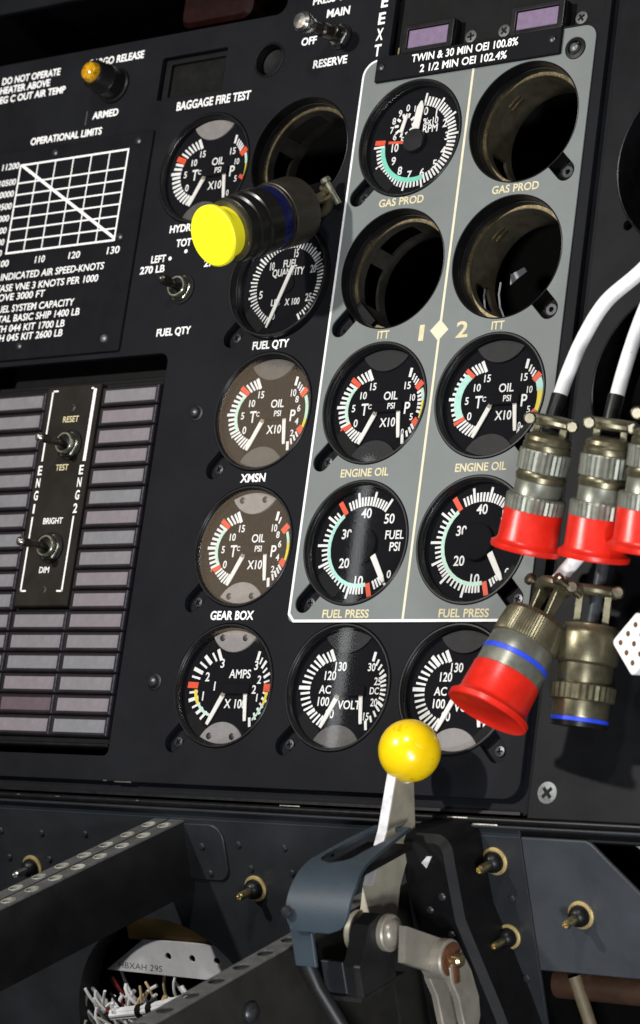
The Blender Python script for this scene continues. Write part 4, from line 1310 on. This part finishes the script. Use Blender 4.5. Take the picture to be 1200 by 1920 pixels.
# nylon plug
t = along('nylon_plug', (192.5, -32, -67), (-0.25, -0.95, -0.15), (0.75, -0.2, 0.62))
tag(t, 'white nylon plug block with small socket holes at the right edge', 'plug')
MB().prism(rrect(-9, 9, -9, 9, 2.0, 4), -14, 0, None, 0.6).build('plug_body', M['nylon'], t)
for i in range(3):
    for j in range(3):
        MB().lathe([(1.15, -0.3), (1.15, 0.06)], 12, Matrix.Translation((-5.2 + 5.2 * i, -5.2 + 5.2 * j, 0))).build('socket_hole', M['pin_hole'], t, 0)

# ------------------------------------------------------------------ lower console
LC_ = on_console('lower_console', 0, 0)
tag(LC_, 'blue grey lower console sheet with rivets below the main panel', kind='structure')
l_out = [(-320, -160), (126.4, -160), (126.4, -1.2), (-320, -1.2)]
big = circle(-80, -113, 59, 72)
sheet('console_sheet', l_out, [big], -1.6, 0, M['console'], LC_, 0.3)
MB().box(-320, 126, -5.9, -5.4, -0.1, 0.12).build('seam_line', M['guard'], LC_, 0)
rivs = [(-168.8, 16.8), (-142.3, 16.8), (-114.3, 15.9), (-166.2, 29.9), (-140.1, 29.5), (-23.0, 16.3), (2.6, 16.5), (4.9, 27.8), (28, 17), (-86, 16), (-92, 29), (118, 32), (119.5, 66), (-18, 27)]
rv = MB()
rv.lathe([(1.7, -0.3), (1.7, 0.3), (1.2, 0.9), (0.05, 1.1)], 14)
rme = rv.mesh('rivet')
rme.materials.append(M['console'])
for u, s in rivs:
    o = link('rivet', rme, None, LC_)
    o.location = (u * MM, -s * MM, 0)
# doubler patch under the rail end
MB().prism(rrect(-56, -30.5, -33.5, -7.5, (3, 6, 7, 3), 5), -0.05, 1.2, None, 0.4).build('doubler_patch', M['console'], LC_, 20)
for u, s in ((-43.3, 17.7), (-40.9, 30.2)):
    o = link('rivet', rme, None, LC_)
    o.location = (u * MM, -s * MM, 1.2 * MM)

# separate plate on the right
SP = on_console('corner_plate', 0, 0, 1.2)
tag(SP, 'blue grey corner plate with clipped corner under the side panel', 'plate')
MB().prism([(127.4, -61.6), (200, -61.6), (200, -46), (179, -25), (160.2, -6.2), (158.0, -5.2), (127.4, -5.2)], -1.6, 0, None, 0.5).build('plate_sheet', M['console2'], SP, 20)
t = on_console('airframe_bracket', 0, 0, -14)
tag(t, 'pale primer coloured bracket seen behind the corner plate', 'bracket')
MB().prism([(158, -2), (240, -2), (240, -46), (190, -40), (176, -14)], -3, 0, None, 0.4).build('bracket_sheet', M['zinc'], t)
MB().lathe([(4.2, 0), (4.2, 5), (3.2, 6.4), (0.05, 7)], 20, Matrix.Translation((184, -14, 0))).build('bracket_bolt', M['bright'], t)
MB().tube([(178, -20, 2), (188, -27, 4), (200, -33, 3), (215, -36, 2)], 3.6, 10).build('bracket_hose', M['black'], t)
t = on_console('cross_tube', 0, 0, -22)
tag(t, 'dull brown tube in the dark gap under the corner plate', 'tube')
MB().tube([(120, -76, 0), (260, -76, 0)], 6.5, 20).build('tube_body', M['tube'], t)
MB().tube([(132, -70, 6), (139, -95, 8), (146, -130, 10)], 2.8, 12).build('tube_strap', M['strap'], t)


def stud(u, s, label, h=0.0, k=1.0, tip='bright'):
    t = on_console('stud', u, s, h)
    tag(t, label, 'stud', 'quarter turn studs on the lower console')
    MB().lathe([(5.9 * k, 0), (5.9 * k, 0.7), (5.3 * k, 1.0), (3.6 * k, 1.0)], 32).build('washer', M['gold'], t)
    MB().lathe([(4.5 * k, 0.8), (4.5 * k, 2.2), (3.9 * k, 4.0), (2.6 * k, 5.2), (2.2 * k, 5.4)], 28).build('rubber_boot', M['rubber'], t)
    MB().lathe([(1.9 * k, 5.0), (1.9 * k, 11.6), (1.4 * k, 12.4), (1.3 * k, 12.4), (0.9 * k, 11.2)], 12).build('stud_pin', M[tip], t, 25)
    return t


stud(-152.0, 34.0, 'brass collared stud on the console left of the black rail', tip='bright')
stud(-17.0, 36.0, 'brass collared stud between the black rail and the blue guard', tip='brass')
stud(112.6, 16.2, 'upper of two brass collared studs just right of the black housing', 0, tip='brass')
stud(114.2, 48.4, 'lower of two brass collared studs just right of the black housing', 0, 0.9, tip='brass')
stud(151.2, 36.2, 'brass collared stud on the clipped corner plate', 1.2, tip='brass')
stud(187.0, 20.5, 'small brass collared stud at the right edge beside the clipped plate', -10, 0.9, tip='brass')


# ------------------------------------------------------------------ rails with lightening holes
def rail_obj(label, u0, u1, s, h0, h1, depth, rows, pitch, hr, mside):
    """flanged rail standing out of the console; the top flange has a row of holes for each entry in rows"""
    t = on_console('flanged_rail', 0, s, 0)
    tag(t, label, 'rail')
    for (a, c) in rows:
        hs = []
        k = h0 + pitch * 0.6
        while k < h1 - hr:
            hs.append(circle((a + c) / 2, -k, hr, 20))
            k += pitch
        if rows[0][0] < 0:
            for hh in hs:
                hx, hz = hh[0][0] - hr, -hh[0][1]
                cup = MB().lathe([(hr + 0.55, 0.0), (hr + 0.35, 0.3), (hr - 0.1, 0.1), (hr * 0.75, -1.3), (0.05, -1.8)], 20, Matrix.Translation((hx, 0, hz)) @ Matrix.Rotation(-math.pi / 2, 4, 'X'), False, False)
                cup.build('dimple', M['dimple'], t)
        o = sheet('top_flange', [(a, -h1), (c, -h1), (c, -h0), (a, -h0)], hs, -1.0, 0, M['railtop'], t, 0.2)
        o.rotation_euler = (-math.pi / 2, 0, 0)                 # lay the sheet in the (across, out) plane
        o.location = (0, 0, 0)
    MB().box(u0 + 1, u1, -depth, -1.1, h0, h1).build('rail_web', M[mside], t, 0)
    return t


# local frame: x across, y up, z out; flange sheet is drawn in x / -z
rail_obj('black twin flange rail with lightening holes reaching towards the viewer on the left', -70.0, -52.6, 6.2, 0, 230, 33, [(-70.0, -61.8), (-60.6, -52.4)], 14.5, 2.8, 'rail')
rail_obj('dark olive rail with one row of holes below the blue guard', 57.0, 66.0, 26.5, 20, 215, 120, [(56.5, 66.3)], 15.5, 3.4, 'pedestal')

# wall of the pedestal behind the second rail
PW = on_console('pedestal_wall', 0, 0)
tag(PW, 'dark olive pedestal side wall under the lever', kind='structure')
MB().box(60, 66.5, -190, -28, 0, 19.5).build('side_wall', M['pedestal'], PW, 0)
screw_d = MB().lathe([(4.2, 0), (4.2, 1.4), (3.0, 2.6), (0.05, 3.2)], 20, Matrix.Translation((66.5, -43, 112)) @ Matrix.Rotation(math.pi / 2, 4, 'Y')).build('side_bolt', M['screw'], PW)

# dark housing to the right of the lever
t = on_console('quadrant_housing', 0, 0)
tag(t, 'black quadrant housing with rounded top right of the lever', 'housing')
prof = [(82, -150), (140, -150), (120.5, -72), (108.6, -34), (107.6, -12)] + circle(100.5, -5.5, 7.0, 6, 0, 90) + [(84, 1.5), (82, 0)]
MB().prism(prof, 0.05, 24, None, 3.0).build('housing_shell', M['black'], t, 30)
for u, s in ((101, 24), (103, 40), (94, 30)):
    MB().lathe([(1.8, 23.8), (1.8, 24.4), (1.2, 25.0), (0.05, 25.2)], 14, Matrix.Translation((u, -s, 0))).build('housing_rivet', M['screw'], t)
MB().prism([(93.5, -10.0), (96.5, -7.2), (99.0, -7.0), (95.5, -12.2)], 23.9, 24.4).build('bare_patch', M['bracket'], t, 0)

# curved guard with slot
GD = on_console('lever_guard', 0, 0)
tag(GD, 'curved blue grey sheet guard with a slot for the lever', 'guard')


def guard_pt(q):
    """profile along the guard: returns (height out of console, y)"""
    L0, L1 = 46.0, 34.0
    if q < L0:
        return 26 + q, 5.5 + 1.0 * math.sin(math.pi * q / L0 * 0.6)
    a = (q - L0) / L1
    th = a * math.pi / 2
    return 72 + 23 * math.sin(th), 6.4 - 19 * (1 - math.cos(th)) - 2 * a


gd = MB()
Q = [i * 2.0 for i in range(41)]
rows = []
for q in Q:
    h, y = guard_pt(min(q, 80))
    xl = 74.0 + 3.0 * q / 80
    xr = 92.0 + 15.0 * min(1, q / 60)
    e = max(0.0, (q - 70) / 10.0)
    cut = 7.0 * (1 - math.sqrt(max(0.0, 1 - e * e))) if e > 0 else 0.0
    rows.append((xl + cut * 0.6, xr - cut * 1.3, h, y))
sl0, sl1, sw0, sw1 = 2.0, 48.0, 77.6, 92.4
vs, fs, under_f = [], [], []


def gv(x, h, y, lift):
    vs.append((x, y + lift, h + lift * 0.3))
    return len(vs) - 1


grid = []
for (xl, xr, h, y), q in zip(rows, Q):
    r = 3.2
    if sl0 <= q <= sl1:
        d0, d1 = q - sl0, sl1 - q
        d = min(d0, d1)
        half = (sw1 - sw0) / 2
        ww = half if d >= half else math.sqrt(max(half * half - (half - d) ** 2, 0.0))
    else:
        ww = 0.0
    cm = (sw0 + sw1) / 2 + 0.02 * q
    xs = [xl, (xl + cm - ww) / 2, cm - ww, cm + ww, (cm + ww + xr) / 2, xr]
    grid.append([(x, h, y) for x in xs])
top_i = [[gv(x, h, y, 0.0) for x, h, y in rw] for rw in grid]
bot_i = []
for k, rw in enumerate(grid):
    a, b2 = grid[max(k - 1, 0)][0], grid[min(k + 1, len(grid) - 1)][0]
    th, ty = b2[1] - a[1], b2[2] - a[2]
    ln = math.hypot(th, ty)
    nh, ny = -(-ty / ln), -(th / ln)
    bot = []
    for x, h, y in rw:
        vs.append((x, y + ny * 1.4, h + nh * 1.4))
        bot.append(len(vs) - 1)
    bot_i.append(bot)
for k in range(len(grid) - 1):
    slot = Q[k] >= sl0 and Q[k + 1] <= sl1
    for j in range(5):
        if j == 2 and (slot or True):
            if slot:
                continue
        if j == 2:
            wa = grid[k][3][0] - grid[k][2][0]
            wb = grid[k + 1][3][0] - grid[k + 1][2][0]
            if wa < 1e-6 and wb < 1e-6:
                continue
        fs.append((top_i[k][j], top_i[k][j + 1], top_i[k + 1][j + 1], top_i[k + 1][j]))
        under_f.append((bot_i[k][j], bot_i[k + 1][j], bot_i[k + 1][j + 1], bot_i[k][j + 1]))
    for j, s in ((0, 1), (5, -1)):
        fs.append((top_i[k][j], top_i[k + 1][j], bot_i[k + 1][j], bot_i[k][j]))
    if slot:
        for j in (2, 3):
            fs.append((top_i[k][j], top_i[k + 1][j], bot_i[k + 1][j], bot_i[k][j]))
for j in range(5):
    if j == 2:
        continue
    fs.append((top_i[0][j], top_i[0][j + 1], bot_i[0][j + 1], bot_i[0][j]))
    fs.append((top_i[-1][j], top_i[-1][j + 1], bot_i[-1][j + 1], bot_i[-1][j]))
gd.add(vs, fs)
gs = gd.build('guard_sheet', M['guard'], GD, 40)
MB().add(vs, under_f).build('guard_shade_face', M['black'], gs, 40)  # underside coloured black to put shade into the slot
MB().box(75.2, 97.0, -1.0, 1.2, 34, 86).build('slot_shade_sheet', M['black'], GD, 0)  # black sheet added under the slot in place of shade
screw(GD, 79.0, -7.0, 95.6, 2.4, 'screw', True)
MB().prism([(77, -30), (87, -30), (87.4, -16), (77, -14)], 91.5, 93.0, None, 0.3).build('guard_tab', M['guard'], GD)
MB().tube([(80, -28, 90), (82, -40, 88), (88, -58, 84), (98, -80, 80)], 3.0, 12).build('guard_stay', M['rail'], GD)

# lever with ball knob
LV = on_console('control_lever', 0, 0)
tag(LV, 'flat grey control lever topped by a round yellow ball knob', 'lever')
lv = MB()
# side profile in (height out, y), extruded across the lever thickness
side = [(58, -32), (48.5, -11.9), (33.3, 6.3), (21.0, 27), (9.5, 27), (15, 0.4), (30.6, -18), (38, -34)]
Tm = Matrix(((0, 0, 1, 0), (0, 1, 0, 0), (1, 0, 0, 0), (0, 0, 0, 1)))
lv.prism(side[::-1], 81.0, 85.8, Tm, 0.0)
bar = lv.build('lever_bar', M['lever'], LV, 20)
ed = MB()
for (a, c) in ((side[2], side[3]), (side[1], side[2])):
    d = Vector((c[0] - a[0], c[1] - a[1])).normalized()
    n = Vector((d.y, -d.x))
    if n.x < 0:
        n = -n
    q = [(a[0], a[1]), (c[0], c[1]), (c[0] + n.x * 0.35, c[1] + n.y * 0.35), (a[0] + n.x * 0.35, a[1] + n.y * 0.35)]
    ed.prism(q, 81.2, 85.6, Tm)
ed.build('bright_edge', M['leveredge'], bar, 0)
kb = MB()
kb.sphere((0, 0, 0), 12.9, 48, 32)
k_o = kb.build('ball_knob', M['knob'], LV)
k_o.location = (87.6 * MM, 33.6 * MM, 13.0 * MM)
MB().lathe([(3.4, -3), (3.4, 3)], 20, Matrix.Translation((85.2, 24, 14.5)) @ Matrix.Rotation(math.pi / 2, 4, 'X')).build('knob_neck', M['lever'], LV)
AX = Matrix.Rotation(math.pi / 2, 4, 'Y')                     # local z -> across
MB().lathe([(8.4, 0), (9.0, 0.8), (9.0, 3.0), (8.0, 3.6)], 32, Matrix.Translation((79, -29.5, 55)) @ AX).build('pivot_bush', M['lever'], LV)
MB().lathe([(7.6, 0), (7.6, 4.0)], 32, Matrix.Translation((86.0, -29.5, 57)) @ AX).build('pivot_washer', M['screw'], LV)

# pivot bracket and bolt
t = on_console('pivot_bracket', 0, 0)
tag(t, 'black pivot bracket holding the lever bolt below the guard', 'bracket')
br = MB()
br.prism([(58, -46), (80, -46), (80, -34), (70, -20), (62, -18), (58, -24)][::1], 90.0, 98.0, Tm, 0.0)
br.box(74, 98, -47.5, -45.8, 52, 82)
br.build('bracket_body', M['rail'], t, 0)
MB().prism([(80, -45), (90.5, -45), (90.5, -32), (80, -32)], 79.6, 81.0, None, 0.3).build('bracket_face', M['console'], t)
MB().lathe([(7.4, 0), (7.4, 2.2), (6.8, 2.8), (5.6, 2.8), (5.4, 3.8), (4.2, 5.2), (2.0, 5.9), (0.05, 6.0)], 36, Matrix.Translation((98.2, -26.6, 60)) @ AX).build('pivot_bolt', M['link'], t)

# link arm and fork
t = on_console('link_arm', 0, 0)
tag(t, 'pale alloy link arm from the pivot bolt to the fork pin', 'link')
arm = MB()
arm.prism([(63.5, -21.8), (67.7, -35.4), (42.4, -50.5), (34.1, -39.3)][::1], 107.5, 111.0, Tm @ Matrix.Identity(4), 0.0)
arm.build('arm_plate', M['link'], t, 0)
MB().lathe([(8.2, -6), (8.2, 3.0), (7.6, 3.6)], 32, Matrix.Translation((112.0, -42.4, 43.8)) @ AX).build('arm_boss', M['link'], t)
MB().lathe([(6.8, 3.4), (6.8, 4.4), (6.2, 4.8)], 32, Matrix.Translation((112.0, -42.4, 43.8)) @ AX).build('boss_washer', M['rust'], t)
MB().lathe([(3.0, 4.6), (3.0, 7.4), (2.2, 8.4), (0.05, 8.6)], 20, Matrix.Translation((112.0, -42.6, 43.3)) @ AX).build('fork_pin', M['brass'], t)
MB().prism([(43.2, -42), (45.8, -42), (46.6, -51), (44.4, -51)], 117.2, 118.8, Tm).build('cotter_pin', M['rust'], t)
t = on_console('fork_end', 0, 0)
tag(t, 'pale forked rod end hanging from the link arm pin', 'fork')
for x0, x1, m in ((104.0, 106.8, 'link'), (114.2, 117.2, 'link')):
    fk = MB()
    pr = [(48, -44), (38.0, -40), (33.5, -50), (31, -62), (32, -70), (36, -76), (44, -80), (44, -70), (45, -58), (48, -50)]
    fk.prism(pr, x0, x1, Tm, 0.5)
    fk.build('fork_blade', M[m], t, 25)
MB().lathe([(6.5, 0), (6.5, 16), (5, 18)], 24, Matrix.Translation((110.5, -78, 38)) @ Matrix.Rotation(math.pi / 2, 4, 'X')).build('rod_shank', M['link'], t)
MB().box(104.5, 116.6, -84, -74, 33, 43, None, 1.0).build('fork_base', M['link'], t)

# ------------------------------------------------------------------ inside the round console opening
t = on_console('opening_floor', 0, 0, -70)
tag(t, 'black floor of the round opening', kind='structure')
MB().box(-320, 200, -260, 10, -3, 0).build('floor_sheet', M['void'], t, 0)
t = on_console('opening_liner', 0, 0, 0)
tag(t, 'amber primed edge sheet along the top of the round opening', 'liner')
MB().prism([(-112, -71.5), (-24, -71.5), (-24, -56), (-112, -56)], -16, -14, None, 0.3).build('liner_sheet', M['cavity_tan'], t, 0)
MB().lathe([(59.6, -14), (59.6, 0.2), (58.6, 0.2), (58.4, -14)], 72, Matrix.Translation((-80, -113, 0)), False, False).build('opening_rim', M['console'], t)
t = on_console('punched_bracket', 0, 0, -12)
tag(t, 'pale punched sheet bracket with handwriting inside the round opening', 'bracket')
bo = [(-127.5, -87.2), (-26, -87.2), (-26, -69.6), (-101, -70.2), (-117, -80.5)]
bh = [circle(-87 + 14.6 * i, -77.5, 1.7, 16) for i in range(4)]
sheet('bracket_sheet', bo, bh, -1.2, 0, M['bracket'], t, 0.2)
hw = MB()
px, py = -119, -84.2
random.seed(3)
put_text(hw, 'HBXAH 29S', -119.5, -85.6, 3.0, 0.0, 27, 'L', mid=False, bold=-0.012, shear=0.25, thick=0.06)
hw.build('handwriting', M['black'], t, 0)

bund = on_console('wire_bundle', 0, 0, -4)
tag(bund, 'tangle of cut white and tan wires in the round opening', 'wires')
for i in range(84):
    x = -136 + rnd.uniform(0, 66)
    y = -109 - rnd.uniform(0, 14) + 0.10 * (x + 136)
    ln = rnd.uniform(8, 21)
    an = math.radians(rnd.uniform(50, 150))
    c1 = rnd.uniform(-7, 7)
    z0 = rnd.uniform(-16, 4)
    P = [Vector(p) for p in ((x, y - 6, z0 - 10), (x + c1 * 0.4, y + 3, z0), (x + math.cos(an) * ln * 0.6 + c1, y + ln * 0.6, z0 + 3),
                             (x + math.cos(an) * ln, y + math.sin(an) * ln, z0 + rnd.uniform(-1, 5)))]
    m = rnd.choice(['wire_white'] * 7 + ['wire_tan', 'zinc', 'black', 'wire_red'])
    sm = []
    for q in range(9):
        u = q / 8
        sm.append(P[0] * (1 - u) ** 3 + P[1] * 3 * u * (1 - u) ** 2 + P[2] * 3 * u * u * (1 - u) + P[3] * u ** 3)
    MB().tube(sm, rnd.uniform(0.65, 1.0), 8).build('wire', M[m], bund)
lc = on_console('laced_harness', 0, 0, 0)
tag(lc, 'thick white wire harness with black ties in the round opening', 'wire harness')
h = MB()
for k in range(6):
    a = 2 * math.pi * k / 6
    h.tube([(-117, -104 + 1.6 * math.sin(a), 1.6 * math.cos(a)), (-100, -101 + 1.8 * math.sin(a), 1.8 * math.cos(a)), (-84, -97 + 1.8 * math.sin(a), 1.8 * math.cos(a)), (-60, -90 + 1.6 * math.sin(a), 1.6 * math.cos(a))], 1.25, 8)
h.build('harness_core', M['wire_white'], lc)
for cx_, cy_ in ((-98, -100.6), (-91, -98.9)):
    MB().tube([(cx_ - 1.6, cy_ - 0.3, 0), (cx_ + 1.6, cy_ + 0.4, 0)], 3.5, 16).build('harness_tie', M['black'], lc)
